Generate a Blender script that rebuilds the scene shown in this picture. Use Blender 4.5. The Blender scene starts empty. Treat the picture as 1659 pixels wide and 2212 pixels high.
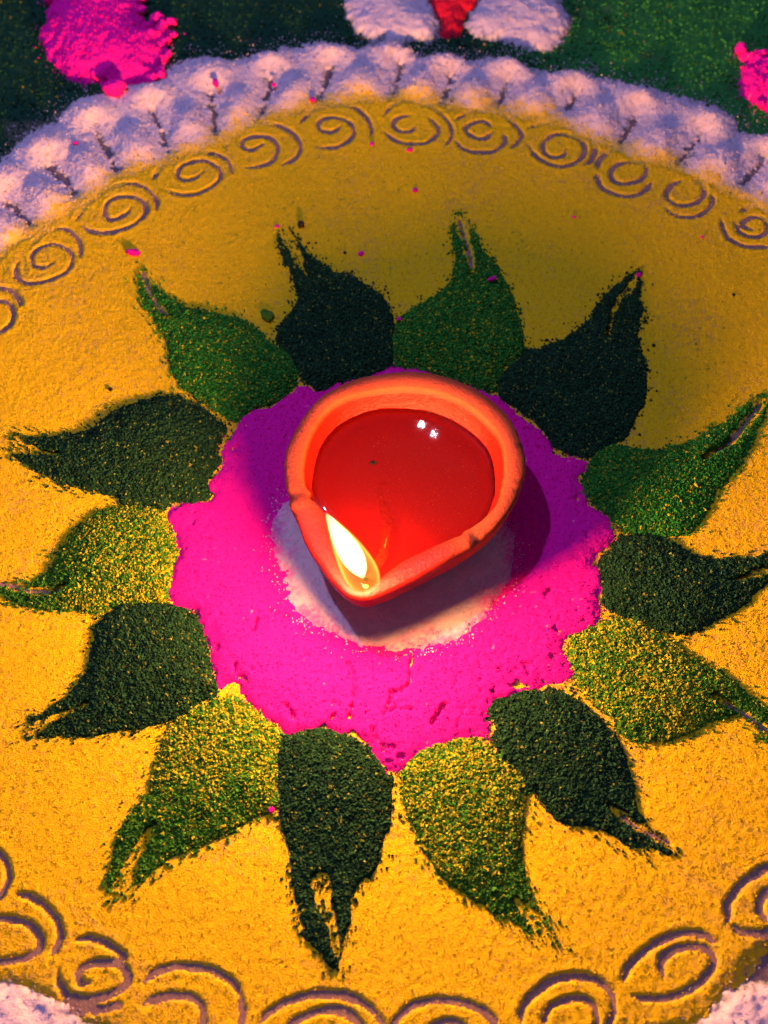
import bpy, math
import numpy as np

# ------------------------------------------------------------------ camera, world, lamps, exposure
CM = 0.01                      # all numbers below are centimetres, built in metres
scene = bpy.context.scene
col = scene.collection
R = math.radians
cd = bpy.data.cameras.new("camera")
cam = bpy.data.objects.new("camera", cd)
col.objects.link(cam)
DIST, ELEV = 37.0, R(60)
cam.location = (0, -DIST * math.cos(ELEV) * CM, DIST * math.sin(ELEV) * CM)
cam.rotation_euler = (R(30), 0, 0)
cd.sensor_fit = 'HORIZONTAL'
cd.sensor_width = 36.0
cd.lens = 36.0 * 2600 / 1659
cd.clip_start, cd.clip_end = 0.01, 50
cd.dof.use_dof = True
cd.dof.focus_distance = 0.356
cd.dof.aperture_fstop = 19.0
scene.camera = cam

w = bpy.data.worlds.new("World")
scene.world = w
w.use_nodes = True
bg = w.node_tree.nodes["Background"]
bg.inputs[0].default_value = (0.50, 0.40, 1.0, 1)
bg.inputs[1].default_value = 0.145

def lamp(name, loc, watts, color, radius, falloff=None):
    d = bpy.data.lights.new(name, 'POINT')
    d.energy = watts
    d.color = color
    d.shadow_soft_size = radius * CM
    o = bpy.data.objects.new(name, d)
    o.location = [v * CM for v in loc]
    col.objects.link(o)
    if falloff:
        d.use_nodes = True
        nt = d.node_tree
        em = nt.nodes["Emission"]
        lf = nt.nodes.new("ShaderNodeLightFalloff")
        lf.inputs["Strength"].default_value = 1.0
        share, ref = falloff                     # share of even light, distance (cm) at which the lamp has its rated strength
        m1 = nt.nodes.new("ShaderNodeMath"); m1.operation = 'MULTIPLY'
        m1.inputs[1].default_value = share / (ref * CM) ** 2
        m2 = nt.nodes.new("ShaderNodeMath"); m2.operation = 'MULTIPLY_ADD'
        m2.inputs[1].default_value = (1 - share) / (ref * CM)
        nt.links.new(lf.outputs["Constant"], m1.inputs[0])
        nt.links.new(lf.outputs["Linear"], m2.inputs[0])
        nt.links.new(m1.outputs[0], m2.inputs[2])
        nt.links.new(m2.outputs[0], em.inputs["Strength"])
    return o
FLAME_BASE = (-0.50, -3.62, 2.15)
FLAME_TIP = (-1.50, -3.0, 5.15)
for fz, fx, fy, fw in ((3.00, -.62, -3.72, .120), (3.35, -.70, -3.66, .143), (3.75, -.80, -3.58, .137), (4.25, -.98, -3.46, .108)):     # light along the flame
    lamp("flame_light", (fx, fy, fz), fw, (1.0, 0.45, 0.15), 0.42, (0.25, 4.0))
lamp("blue_lamp", (-26.0, 24.0, 70.0), 11.5, (0.36, 0.42, 1.0), 1.2)
lamp("bulb_lamp", (3.02, 35.98, 51.29), 0.06, (0.80, 0.80, 1.0), 0.12)
lamp("bulb_lamp", (3.98, 35.21, 51.54), 0.04, (0.70, 0.74, 1.0), 0.10)

vs = scene.view_settings
vs.view_transform = 'Standard'
vs.look = 'None'
vs.exposure = 0.0
vs.gamma = 1.0
vs.use_curve_mapping = False
scene.cycles.max_bounces = 6
scene.cycles.transparent_max_bounces = 12
scene.cycles.caustics_reflective = False
scene.cycles.caustics_refractive = False
scene.cycles.use_denoising = True
scene.cycles.sample_clamp_indirect = 3.0
scene.cycles.volume_step_rate = 1.0

# ------------------------------------------------------------------ layout, centimetres on the floor
LEAF = [["mid",[[-8.379,9.653],[-8.085,9.044],[-7.762,8.706],[-7.112,8.222],[-6.685,7.927],[-6.104,7.817],[-5.752,7.708],[-5.285,7.562],[-4.761,7.38],[-4.345,7.055],[-4.103,6.769],[-3.804,6.413],[-3.398,6.131],[-3.045,5.712],[-2.865,5.366],[-2.793,4.886],[-2.998,4.48],[-3.365,4.078],[-3.683,3.878],[-4.058,3.746],[-4.425,3.515],[-4.683,3.286],[-4.897,3.253],[-5.359,3.68],[-5.819,4.011],[-6.337,4.346],[-6.634,4.615],[-6.734,4.818],[-6.991,5.228],[-7.068,5.782],[-7.237,6.413],[-7.508,6.912],[-7.748,7.344],[-8.119,7.927],[-8.307,8.37],[-8.411,8.818],[-8.399,9.271]],[[-8.361,9.653],[-8.165,8.969],[-7.904,8.37],[-7.532,7.781],[-7.182,7.38]],1,0.13],["dark",[[-3.621,11.372],[-3.264,11.412],[-2.885,10.818],[-2.633,10.348],[-2.209,9.96],[-1.789,9.576],[-1.319,9.423],[-0.907,9.12],[-0.44,8.818],[-0.091,8.37],[0.196,7.927],[0.047,8.178],[0.235,7.693],[0.359,7.214],[0.294,6.583],[0.354,5.963],[0.229,5.504],[-0.016,5.05],[-0.622,4.75],[-1.134,4.683],[-2.008,4.413],[-2.343,4.615],[-2.682,4.886],[-2.865,5.366],[-3.048,5.782],[-3.286,6.131],[-3.585,6.555],[-3.547,6.983],[-3.338,7.416],[-3.122,7.708],[-2.966,8.148],[-2.861,8.445],[-3.046,8.743],[-3.179,9.196],[-3.287,9.729],[-3.571,10.192],[-3.742,10.739]],[[-3.442,11.372],[-3.238,10.739],[-2.976,10.037],[-2.657,9.271]],0,0.3],["mid",[[2.675,12.32],[3.017,11.653],[3.261,11.126],[3.498,10.519],[3.8,10.006],[4.034,9.5],[4.197,8.916],[4.422,8.341],[4.513,7.693],[4.602,7.055],[4.628,6.427],[4.575,6.04],[4.277,5.656],[3.89,5.276],[3.75,4.9],[3.608,4.453],[3.238,4.268],[2.763,4.453],[2.108,4.825],[1.505,5.012],[0.899,5.201],[0.352,5.504],[0.293,6.272],[0.358,6.897],[0.548,7.453],[0.865,7.773],[1.248,8.097],[1.761,8.422],[2.086,8.751],[2.289,9.165],[2.434,9.752],[2.451,10.348],[2.401,10.865],[2.353,11.476],[2.497,11.919]],[[2.696,11.919],[2.805,11.213],[2.945,10.519],[3.021,9.921],[3.028,9.248]],1,0.2],["dark",[[8.921,9.5],[8.849,8.833],[8.701,8.341],[8.807,7.854],[8.638,7.453],[8.517,6.897],[8.513,6.272],[8.578,5.733],[8.573,5.125],[8.492,4.379],[8.384,3.938],[8.165,3.574],[7.882,3.142],[7.713,2.644],[7.214,2.362],[6.719,2.083],[6.409,1.874],[6.006,1.944],[5.553,2.153],[5.27,2.292],[5.181,2.715],[4.913,3.142],[4.523,3.574],[4.064,3.938],[3.722,4.305],[3.747,4.825],[4.012,5.276],[4.465,5.733],[4.612,6.156],[5.042,6.117],[5.428,6.35],[5.872,6.505],[6.206,6.819],[6.605,7.134],[7.015,7.532],[7.239,7.935],[7.607,8.504],[8.028,8.916],[8.526,9.416]],[[8.797,9.248],[8.25,8.586],[7.869,7.935],[7.612,7.214],[7.429,6.583]],0,0.18],["mid",[[12.346,4.318],[12.378,3.943],[12.048,3.202],[11.693,2.476],[11.285,1.763],[10.846,1.203],[10.355,0.65],[10.055,0.174],[9.759,-0.297],[9.36,-0.696],[8.981,-0.959],[8.457,-1.025],[8.012,-0.893],[7.494,-0.893],[7.111,-0.696],[6.859,-0.297],[6.489,0.106],[6.167,0.445],[6.084,0.856],[6.301,1.342],[6.515,1.763],[6.786,2.118],[7.159,2.261],[7.586,2.332],[8.051,2.189],[8.523,2.118],[9.208,2.332],[9.776,2.548],[10.307,2.91],[10.701,3.129],[11.157,3.349],[11.528,3.793],[11.941,4.092]],[[12.206,4.018],[11.789,3.497],[11.336,2.91],[10.77,2.332],[9.974,1.763]],1,0.17],["dark",[[12.002,-1.802],[11.503,-1.545],[11.056,-1.674],[10.487,-1.674],[9.909,-1.738],[9.357,-1.609],[8.99,-1.351],[8.457,-1.025],[8.012,-0.893],[7.491,-0.926],[7.085,-0.959],[6.881,-1.286],[6.497,-1.738],[6.344,-2.184],[6.406,-2.751],[6.472,-3.246],[6.783,-3.492],[7.207,-3.675],[7.63,-3.856],[7.941,-4.037],[8.257,-4.158],[8.692,-4.187],[9.034,-4.098],[9.506,-3.856],[10.047,-3.553],[10.48,-3.246],[11.002,-2.751],[11.351,-2.5],[11.881,-2.184]],[[11.97,-1.994],[11.321,-2.153],[10.732,-2.311],[10.197,-2.5]],0,0.17],["mid",[[5.194,-4.693],[5.39,-4.277],[5.849,-4.037],[6.306,-3.856],[6.765,-3.675],[7.204,-3.705],[7.63,-3.856],[7.934,-4.098],[8.235,-4.337],[8.582,-4.634],[8.926,-4.928],[9.329,-5.162],[9.72,-5.452],[10.002,-5.739],[10.28,-6.025],[10.557,-6.307],[10.725,-6.42],[11.016,-6.755],[11.24,-7.306],[11.003,-7.469],[10.558,-7.469],[10.374,-7.141],[10.144,-6.921],[9.913,-6.699],[9.429,-6.755],[8.923,-6.976],[8.421,-7.196],[7.824,-7.36],[7.291,-7.442],[6.828,-7.36],[6.535,-7.141],[6.356,-6.81],[6.074,-6.42],[5.784,-6.081],[5.536,-5.854],[5.344,-5.567],[5.344,-5.22]],[[11.226,-7.388],[10.619,-7.086],[10.275,-6.755],[9.795,-6.42],[9.257,-6.081]],1,0.14],["dark",[[3.225,-6.101],[3.687,-5.98],[4.208,-5.858],[4.723,-5.858],[5.114,-5.98],[5.494,-6.222],[5.86,-6.581],[6.167,-6.937],[6.358,-7.289],[6.542,-7.694],[6.613,-8.095],[6.683,-8.491],[6.692,-8.938],[6.766,-9.269],[6.905,-9.488],[7.044,-9.705],[7.235,-9.921],[7.479,-10.136],[7.494,-10.455],[7.183,-10.375],[6.824,-10.242],[6.45,-10.242],[6.15,-10.029],[5.74,-9.813],[5.372,-9.705],[4.994,-9.705],[4.683,-9.542],[4.427,-9.324],[4.225,-9.104],[4.079,-8.827],[3.812,-8.715],[3.721,-8.379],[3.464,-8.038],[3.149,-7.694],[2.997,-7.347],[3.069,-6.996],[2.919,-6.581],[3.046,-6.282]],[[7.579,-10.189],[7.02,-9.921],[6.564,-9.651],[6.065,-9.214]],1,0.13],["mid",[[1.092,-7.579],[1.542,-7.405],[2.047,-7.347],[2.496,-7.289],[2.825,-7.463],[3.096,-7.637],[3.359,-7.924],[3.562,-8.265],[3.822,-8.547],[3.86,-8.827],[3.783,-9.214],[3.733,-9.597],[3.627,-10.029],[3.603,-10.455],[3.632,-10.875],[3.713,-11.29],[3.846,-11.699],[4.084,-12.053],[4.26,-12.502],[4.342,-12.798],[4.047,-12.601],[3.744,-12.502],[3.498,-12.303],[3.146,-12.103],[2.789,-11.952],[2.487,-11.699],[2.128,-11.495],[1.82,-11.29],[1.563,-11.031],[1.254,-10.665],[1.047,-10.296],[0.892,-9.921],[0.682,-9.488],[0.523,-9.049],[0.444,-8.603],[0.53,-8.209],[0.754,-7.867]],[[4.294,-12.748],[3.915,-12.253],[3.677,-11.902],[3.381,-11.597]],0,0.26],["dark",[[-2.822,-7.376],[-2.471,-7.162],[-2.012,-7.055],[-1.549,-7.028],[-1.083,-7.162],[-0.721,-7.376],[-0.361,-7.589],[-0.207,-7.905],[0.047,-8.271],[0.244,-8.478],[0.221,-9.141],[0.145,-9.742],[-0.101,-10.185],[-0.149,-10.622],[-0.342,-10.958],[-0.631,-11.149],[-0.822,-11.385],[-0.911,-11.852],[-0.952,-12.267],[-1.04,-12.676],[-1.083,-12.945],[-1.124,-13.257],[-1.357,-13.257],[-1.55,-13.035],[-1.744,-12.811],[-2.033,-12.585],[-2.093,-12.221],[-2.201,-11.852],[-2.316,-11.338],[-2.431,-10.863],[-2.447,-10.429],[-2.61,-10.038],[-2.754,-9.543],[-2.805,-8.939],[-2.855,-8.374],[-2.88,-7.8]],[[-1.621,-11.196],[-1.486,-11.806],[-1.305,-12.404],[-1.153,-12.945]],0,0.28],["mid",[[-5.45,-6.567],[-5.056,-6.292],[-4.546,-6.127],[-4.076,-6.127],[-3.695,-6.402],[-3.315,-6.73],[-2.992,-7.001],[-2.824,-7.323],[-2.88,-7.8],[-2.855,-8.374],[-2.808,-8.888],[-2.817,-9.242],[-3.233,-9.393],[-3.619,-9.593],[-3.901,-9.841],[-4.283,-10.038],[-4.76,-10.234],[-5.234,-10.429],[-5.608,-10.622],[-5.926,-10.863],[-6.194,-11.101],[-6.46,-11.338],[-6.632,-11.526],[-7.011,-11.573],[-7.169,-11.243],[-7.175,-10.767],[-7.108,-10.283],[-7.01,-9.841],[-6.766,-9.343],[-6.503,-8.989],[-6.328,-8.734],[-6.313,-8.374],[-6.246,-8.01],[-6.184,-7.589],[-6.014,-7.216],[-5.785,-6.893]],[[-6.728,-11.526],[-6.674,-10.91],[-6.422,-10.283],[-6.082,-9.742]],0,0.36],["dark",[[-7.829,-3.308],[-7.338,-3.216],[-6.784,-3.185],[-6.333,-3.246],[-5.938,-3.308],[-5.585,-3.553],[-5.276,-3.977],[-5.134,-4.397],[-4.986,-4.928],[-4.845,-5.394],[-4.659,-5.739],[-4.742,-6.081],[-5.103,-6.251],[-5.405,-6.476],[-5.758,-6.699],[-6.113,-6.866],[-6.525,-6.976],[-6.941,-7.031],[-7.402,-7.141],[-7.869,-7.196],[-8.391,-7.224],[-8.808,-7.251],[-9.228,-7.251],[-9.648,-7.251],[-9.902,-7.306],[-9.834,-6.699],[-9.585,-6.588],[-9.244,-6.364],[-8.963,-6.081],[-8.686,-5.739],[-8.514,-5.394],[-8.449,-5.045],[-8.398,-4.575],[-8.346,-4.098],[-8.224,-3.735]],[[-9.939,-7.059],[-9.391,-6.838],[-8.896,-6.588],[-8.294,-6.307]],0,0.2],["mid",[[-11.468,-2.813],[-11.315,-2.719],[-10.778,-2.563],[-10.347,-2.437],[-10.045,-2.184],[-9.889,-1.674],[-9.722,-1.221],[-9.429,-0.828],[-9.183,-0.497],[-8.818,-0.163],[-8.376,0.038],[-7.804,0.14],[-7.214,0.072],[-6.733,-0.096],[-6.58,-0.497],[-6.366,-0.959],[-6.235,-1.48],[-6.247,-1.994],[-6.288,-2.5],[-6.361,-2.937],[-6.45,-3.185],[-7.007,-3.185],[-7.449,-3.216],[-7.885,-3.308],[-8.2,-3.461],[-8.704,-3.431],[-9.148,-3.431],[-9.656,-3.369],[-10.096,-3.4],[-10.499,-3.308],[-10.916,-3.123],[-11.286,-2.906]],[[-11.519,-2.5],[-11.228,-2.563],[-10.759,-2.688],[-10.297,-2.782],[-9.737,-2.782],[-9.389,-2.657]],1,0.13],["dark",[[-11.854,2.548],[-11.515,2.692],[-11.082,2.62],[-10.665,2.656],[-10.192,2.729],[-9.662,2.837],[-9.213,3.129],[-8.891,3.497],[-8.436,3.793],[-7.969,4.018],[-7.369,4.168],[-6.757,4.205],[-6.249,4.018],[-5.736,3.719],[-5.343,3.349],[-5.015,2.983],[-5.107,2.548],[-5.258,2.118],[-5.05,1.693],[-5.377,1.272],[-5.465,0.856],[-5.318,0.445],[-5.884,0.207],[-6.536,0.309],[-6.733,-0.096],[-7.214,0.072],[-7.688,0.14],[-8.1,0.174],[-8.305,0.445],[-8.731,0.582],[-9.272,0.685],[-9.706,0.856],[-10.069,0.925],[-10.521,1.203],[-11.035,1.482],[-11.494,1.763],[-11.728,2.118]],[[-11.605,2.297],[-11.201,2.204],[-10.759,2.047],[-10.269,1.961]],0,0.26]]
PINK = [[0.615,5.453],[1.671,5.171],[2.567,4.798],[3.449,4.337],[4.024,3.881],[4.439,3.341],[4.928,2.897],[5.325,2.283],[5.446,1.937],[5.947,1.851],[6.36,1.594],[6.101,1.085],[6.203,0.583],[6.374,0.088],[6.775,-0.157],[7.003,-0.723],[6.818,-1.2],[6.442,-1.516],[6.338,-1.906],[6.496,-2.445],[6.305,-3.051],[6.393,-3.573],[6.091,-3.941],[5.666,-4.233],[5.25,-4.45],[5.333,-5.093],[5.365,-5.516],[4.828,-5.725],[4.562,-5.794],[4.163,-5.933],[3.636,-6.071],[3.176,-6.208],[2.964,-6.617],[2.998,-7.287],[2.55,-7.354],[2.039,-7.42],[1.528,-7.552],[1.018,-7.749],[0.636,-8.009],[0.32,-8.307],[-0.057,-8.139],[-0.31,-7.749],[-0.629,-7.354],[-1.142,-7.154],[-1.781,-7.088],[-2.417,-7.154],[-2.799,-7.181],[-3.269,-6.685],[-3.673,-6.345],[-4.016,-6.002],[-4.233,-5.655],[-4.684,-5.725],[-4.849,-5.235],[-5.11,-4.378],[-5.354,-3.794],[-5.658,-3.35],[-6.143,-3.201],[-6.386,-2.749],[-6.222,-2.291],[-6.138,-1.672],[-6.276,-0.883],[-6.676,-0.319],[-6.359,0.088],[-5.806,0.252],[-5.316,0.335],[-5.43,0.917],[-5.106,1.424],[-5.208,1.851],[-4.975,2.72],[-4.704,3.074],[-4.223,3.7],[-3.563,3.881],[-2.989,4.429],[-2.549,4.705],[-2.165,4.429],[-1.648,4.798],[-0.446,5.171]]
WHITE = [[-3.438,-0.267],[-3.548,-0.91],[-3.371,-1.699],[-3.137,-2.317],[-2.968,-3.075],[-2.541,-3.67],[-1.857,-4.183],[-1.185,-4.544],[-0.389,-4.759],[0.534,-4.859],[1.326,-4.759],[1.993,-4.544],[2.533,-4.255],[3.02,-3.744],[3.313,-3.225],[3.674,-2.774],[3.979,-2.163],[4.083,-1.542],[4.049,-0.91],[3.115,0.059],[1.005,0.72],[-1.846,0.72],[-3.111,0.305]]
CRACK = [[[0.806,-4.93],[0.734,-5.257],[0.747,-5.626],[0.513,-5.918],[0.213,-6.009]],[[0.239,-6.081],[0.127,-6.352],[-0.0,-6.62]],[[0.085,-6.531],[0.424,-6.486],[0.763,-6.486]],[[-1.038,-5.117],[-0.86,-5.534],[-0.809,-6.172],[-0.931,-6.62],[-1.014,-6.709]],[[-1.354,-6.62],[-1.601,-6.886],[-1.765,-7.063]],[[-4.218,-5.164],[-4.175,-5.442],[-3.909,-5.58]],[[-3.705,-3.759],[-3.735,-4.029]],[[-2.302,-4.837],[-2.152,-4.884]],[[-0.336,-7.063],[-0.084,-7.499],[0.25,-7.586]],[[-2.718,-6.352],[-2.534,-6.709]],[[4.729,-2.955],[4.921,-2.757]],[[1.699,-6.352],[1.348,-6.886]],[[-3.323,-3.448],[-2.828,-3.642]],[[-0.839,-7.15],[-0.501,-7.499]]]
SPIRAL = [[0.08,[[[-13.461,8.745],[-13.204,8.773],[-12.938,8.745],[-12.646,8.548],[-12.399,8.213],[-12.336,7.991]],[[-13.382,7.991],[-13.115,8.213],[-12.846,8.158],[-12.578,7.826],[-12.519,7.442],[-12.64,7.116],[-12.897,6.846],[-13.22,6.739]]]],[0.075,[[[-12.4,10.735],[-12.183,11.091],[-11.91,11.39],[-11.48,11.54],[-11.1,11.39],[-10.784,11.032],[-10.643,10.617],[-10.613,10.207]],[[-11.488,9.945],[-11.765,9.714],[-12.034,9.743],[-12.244,9.974],[-12.273,10.324],[-12.07,10.617],[-11.693,10.794],[-11.324,10.706],[-11.029,10.5],[-10.872,10.149],[-10.886,9.743],[-11.105,9.398],[-11.429,9.198],[-11.804,9.056],[-12.277,8.999],[-12.618,9.227],[-12.758,9.57],[-12.723,9.916]]]],[0.075,[[[-10.944,11.934],[-10.816,12.361],[-10.558,12.855],[-10.193,13.26],[-9.725,13.606],[-9.227,13.701],[-8.752,13.575],[-8.398,13.26],[-8.176,12.855],[-8.135,12.422]],[[-9.053,12.484],[-9.209,12.239],[-9.501,11.994],[-9.769,11.964],[-9.982,12.239],[-10.002,12.607],[-9.828,12.886],[-9.482,13.073],[-9.02,13.041],[-8.677,12.824],[-8.529,12.484],[-8.561,12.116],[-8.841,11.752],[-9.222,11.51],[-9.656,11.36],[-10.057,11.33],[-10.477,11.45],[-10.687,11.691]]]],[0.075,[[[-8.399,13.874],[-8.242,14.457],[-7.858,14.929],[-7.37,15.227],[-6.778,15.346],[-6.165,15.167],[-5.713,14.811],[-5.548,14.223]],[[-6.617,14.34],[-6.845,13.99],[-7.258,13.874],[-7.531,14.106],[-7.481,14.516],[-7.16,14.751],[-6.657,14.87],[-6.213,14.633],[-5.972,14.223],[-6.067,13.758],[-6.459,13.356],[-6.945,13.127],[-7.536,13.184],[-8.06,13.413]]]],[0.075,[[[-5.892,15.586],[-5.711,16.132],[-5.216,16.56],[-4.619,16.807],[-3.915,16.683],[-3.376,16.254],[-3.095,15.647],[-3.245,15.048],[-3.741,14.633]],[[-4.48,15.767],[-4.892,15.406],[-5.246,15.586],[-5.264,15.889],[-4.845,16.132],[-4.322,16.071],[-3.957,15.647],[-4.016,15.048],[-4.423,14.633],[-5.098,14.516]]]],[0.075,[[[-3.135,16.807],[-2.888,17.305],[-2.371,17.681],[-1.757,17.808],[-1.137,17.681],[-0.693,17.18],[-0.47,16.56],[-0.511,16.132]],[[-1.604,16.683],[-1.903,16.376],[-2.339,16.437],[-2.478,16.745],[-2.268,17.055],[-1.831,17.117],[-1.302,16.869],[-1.121,16.376],[-1.373,15.828],[-1.885,15.526],[-2.489,15.586]]]],[0.075,[[[-0.0,17.242],[0.353,17.808],[0.974,18.061],[1.59,17.871],[2.108,17.367],[2.487,16.745],[2.513,16.132],[2.284,15.647]],[[1.177,16.683],[0.956,16.376],[0.565,16.437],[0.349,16.745],[0.526,17.117],[0.965,17.242]],[[1.665,17.117],[2.005,16.683],[1.996,16.254],[1.641,15.828],[1.121,15.707],[0.518,15.828],[-0.0,16.376]]]],[0.075,[[[2.667,16.931],[3.163,17.367],[3.783,17.493],[4.477,17.305],[4.889,16.807],[5.156,16.132],[4.734,15.526]],[[4.084,16.376],[3.721,16.01],[3.293,16.132],[3.046,16.499],[3.274,16.807],[3.76,16.931],[4.008,16.622]],[[4.469,16.254],[4.488,15.767],[4.038,15.346],[3.434,15.286],[2.925,15.466],[2.679,15.889]]]],[0.075,[[[5.399,16.56],[5.937,16.807],[6.557,16.931],[7.237,16.683],[7.713,16.132],[7.833,15.526],[7.653,14.929],[7.329,14.633]],[[6.8,15.526],[6.597,15.107],[6.165,15.048],[5.889,15.406],[5.96,15.828],[6.331,16.193],[6.851,16.193],[7.347,15.889],[7.431,15.346],[7.088,14.811],[6.558,14.574],[5.974,14.751],[5.573,15.167],[5.348,15.707]]]],[0.075,[[[7.825,14.457],[7.952,14.929],[8.333,15.346],[8.86,15.466],[9.431,15.167]],[[8.964,14.787],[8.613,14.692],[8.324,14.34],[8.323,13.874],[8.686,13.7],[9.204,13.816],[9.586,14.223],[9.594,14.692],[9.223,14.811],[8.964,14.787]],[[7.762,14.223],[7.837,13.643],[8.221,13.241],[8.791,13.07],[9.311,13.241],[9.746,13.758]]]],[0.075,[[[10.815,13.874],[10.401,13.585],[10.179,13.127],[10.348,12.787],[10.744,12.618],[11.224,12.787],[11.569,13.184],[11.545,13.643],[11.283,13.897]],[[10.106,12.505],[10.357,12.17],[10.923,12.058],[11.449,12.281],[11.8,12.73],[11.82,13.184]]]],[0.075,[[[12.743,12.337],[13.242,12.618],[13.808,12.561],[14.251,12.17],[14.205,11.397],[13.789,10.853]],[[13.072,11.506],[12.76,11.616],[12.752,11.837],[13.157,12.058],[13.553,11.947],[13.607,11.506],[13.268,11.178],[12.859,11.178],[12.563,11.397],[12.463,11.837]],[[11.983,11.947],[12.055,11.287],[12.254,10.961],[12.704,10.691],[13.51,10.691]]]],[0.1,[[[-10.544,-10.207],[-10.137,-10.45],[-9.916,-10.692],[-9.769,-11.05],[-9.865,-11.405],[-9.957,-11.581],[-10.303,-11.668]]]],[0.105,[[[-9.49,-11.493],[-9.117,-11.581],[-8.724,-11.814],[-8.378,-12.16],[-8.235,-12.559],[-8.38,-13.009]],[[-10.221,-12.16],[-9.874,-12.103],[-9.512,-12.131],[-9.079,-12.246],[-8.805,-12.502],[-8.706,-12.785],[-8.908,-13.009],[-9.302,-13.12],[-9.707,-13.148],[-10.14,-13.009]]]],[0.1,[[[-7.841,-12.644],[-7.494,-12.587],[-7.067,-12.7],[-6.689,-12.925],[-6.521,-13.12]],[[-7.361,-13.671],[-7.593,-13.671],[-7.679,-13.452],[-7.528,-13.259],[-7.129,-13.176],[-6.655,-13.231],[-6.422,-13.507],[-6.537,-13.78],[-6.921,-13.97],[-7.43,-14.051],[-7.848,-13.943],[-8.086,-13.671],[-8.171,-13.342]],[[-7.917,-14.078],[-7.522,-14.239],[-6.944,-14.266],[-6.499,-14.132]]]],[0.11,[[[-6.001,-13.644],[-5.705,-13.397],[-5.251,-13.259],[-4.781,-13.287],[-4.248,-13.397],[-3.826,-13.617],[-3.575,-13.943],[-3.492,-14.373],[-3.584,-14.744],[-3.965,-15.006]],[[-5.978,-14.159],[-5.646,-14.024],[-5.191,-13.943],[-4.783,-13.997],[-4.507,-14.213],[-4.45,-14.591],[-4.601,-14.849],[-4.995,-14.902]]]],[0.11,[[[-3.079,-14.591],[-2.806,-14.32],[-2.413,-14.105],[-1.899,-13.97],[-1.323,-13.916],[-0.744,-14.024],[-0.339,-14.266],[-0.051,-14.591],[0.006,-14.954]],[[-2.387,-14.744],[-2.279,-14.591],[-1.942,-14.426],[-1.487,-14.293],[-1.027,-14.32],[-0.623,-14.591],[-0.563,-14.902],[-1.013,-15.163]]]],[0.105,[[[0.171,-14.744],[0.286,-14.533],[0.632,-14.213],[1.095,-14.078],[1.671,-14.078],[2.242,-14.213],[2.579,-14.4],[2.737,-14.691],[2.666,-15.006]],[[0.966,-14.902],[1.313,-14.612],[1.771,-14.586],[2.049,-14.797]]]],[0.1,[[[3.365,-14.691],[3.449,-14.213],[3.757,-13.889],[4.18,-13.617],[4.653,-13.507],[5.172,-13.562],[5.559,-13.78],[5.701,-14.105],[5.609,-14.48],[5.289,-14.849]],[[3.935,-14.691],[4.017,-14.32],[4.377,-14.105],[4.786,-14.024],[5.178,-14.159],[5.255,-14.591],[4.948,-14.849]]]],[0.105,[[[5.98,-13.617],[6.13,-13.287],[6.516,-12.953],[7.02,-12.644],[7.572,-12.474],[8.101,-12.502],[8.432,-12.672]],[[6.98,-13.507],[6.96,-13.176],[7.223,-12.925],[7.711,-12.785],[8.17,-12.869],[8.305,-13.176],[8.02,-13.562],[7.517,-13.862],[6.92,-14.024],[6.459,-14.024],[6.15,-13.943]]]],[0.1,[[[8.792,-12.217],[8.858,-11.756],[9.226,-11.287],[9.694,-10.991],[10.08,-10.812],[10.572,-10.812],[10.885,-11.11]],[[8.903,-12.275],[9.115,-12.446],[9.584,-12.474],[10.071,-12.389]],[[10.482,-11.346],[9.985,-11.405],[9.714,-11.639],[9.639,-11.93],[9.811,-12.16]]]]]
DISC = [[-13.438,10.501],[-12.512,11.366],[-11.129,12.697],[-9.786,14.07],[-8.002,14.891],[-6.124,16.091],[-4.451,17.199],[-3.156,17.701],[-1.406,18.208],[-0.0,18.208],[1.762,17.89],[3.954,17.638],[5.254,17.324],[6.453,16.951],[7.784,16.213],[8.579,15.487],[10.624,14.655],[12.414,13.492],[13.613,12.584],[9.842,-12.812],[9.222,-13.421],[8.541,-14.126],[8.074,-14.609],[4.484,-15.522],[1.451,-15.928],[-1.551,-15.928],[-5.041,-15.42],[-6.68,-14.814],[-7.543,-14.709],[-8.394,-14.313],[-9.561,-13.802]]
CENTRE = [0.929,0.892]
PETAL = [[[-15.207,12.229],[-14.89,11.303],[-13.911,10.333]],[[-13.898,13.814],[-13.578,12.858],[-12.498,11.742]],[[-12.538,15.459],[-12.284,14.648],[-11.121,13.199]],[[-10.968,17.292],[-10.835,16.39],[-9.742,14.354]],[[-8.875,18.174],[-8.773,17.506],[-7.908,15.181]],[[-6.681,19.463],[-6.646,18.457],[-6.315,16.267]],[[-4.39,20.055],[-4.334,19.298],[-4.751,17.006]],[[-2.067,20.588],[-2.065,19.955],[-2.467,18.138]],[[0.542,20.722],[0.632,20.088],[0.355,18.521]],[[2.375,19.923],[2.6,19.429],[2.249,17.884]],[[4.827,19.66],[4.732,19.038],[4.315,17.757]],[[7.18,18.878],[7.355,18.329],[6.947,17.631]],[[9.656,17.983],[9.546,17.255],[8.788,15.781]],[[12.207,16.734],[11.809,16.145],[10.811,14.707]],[[14.3,15.22],[13.998,14.943],[13.056,13.773]],[[16.168,13.814],[15.983,13.657],[14.862,12.52]]]
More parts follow.
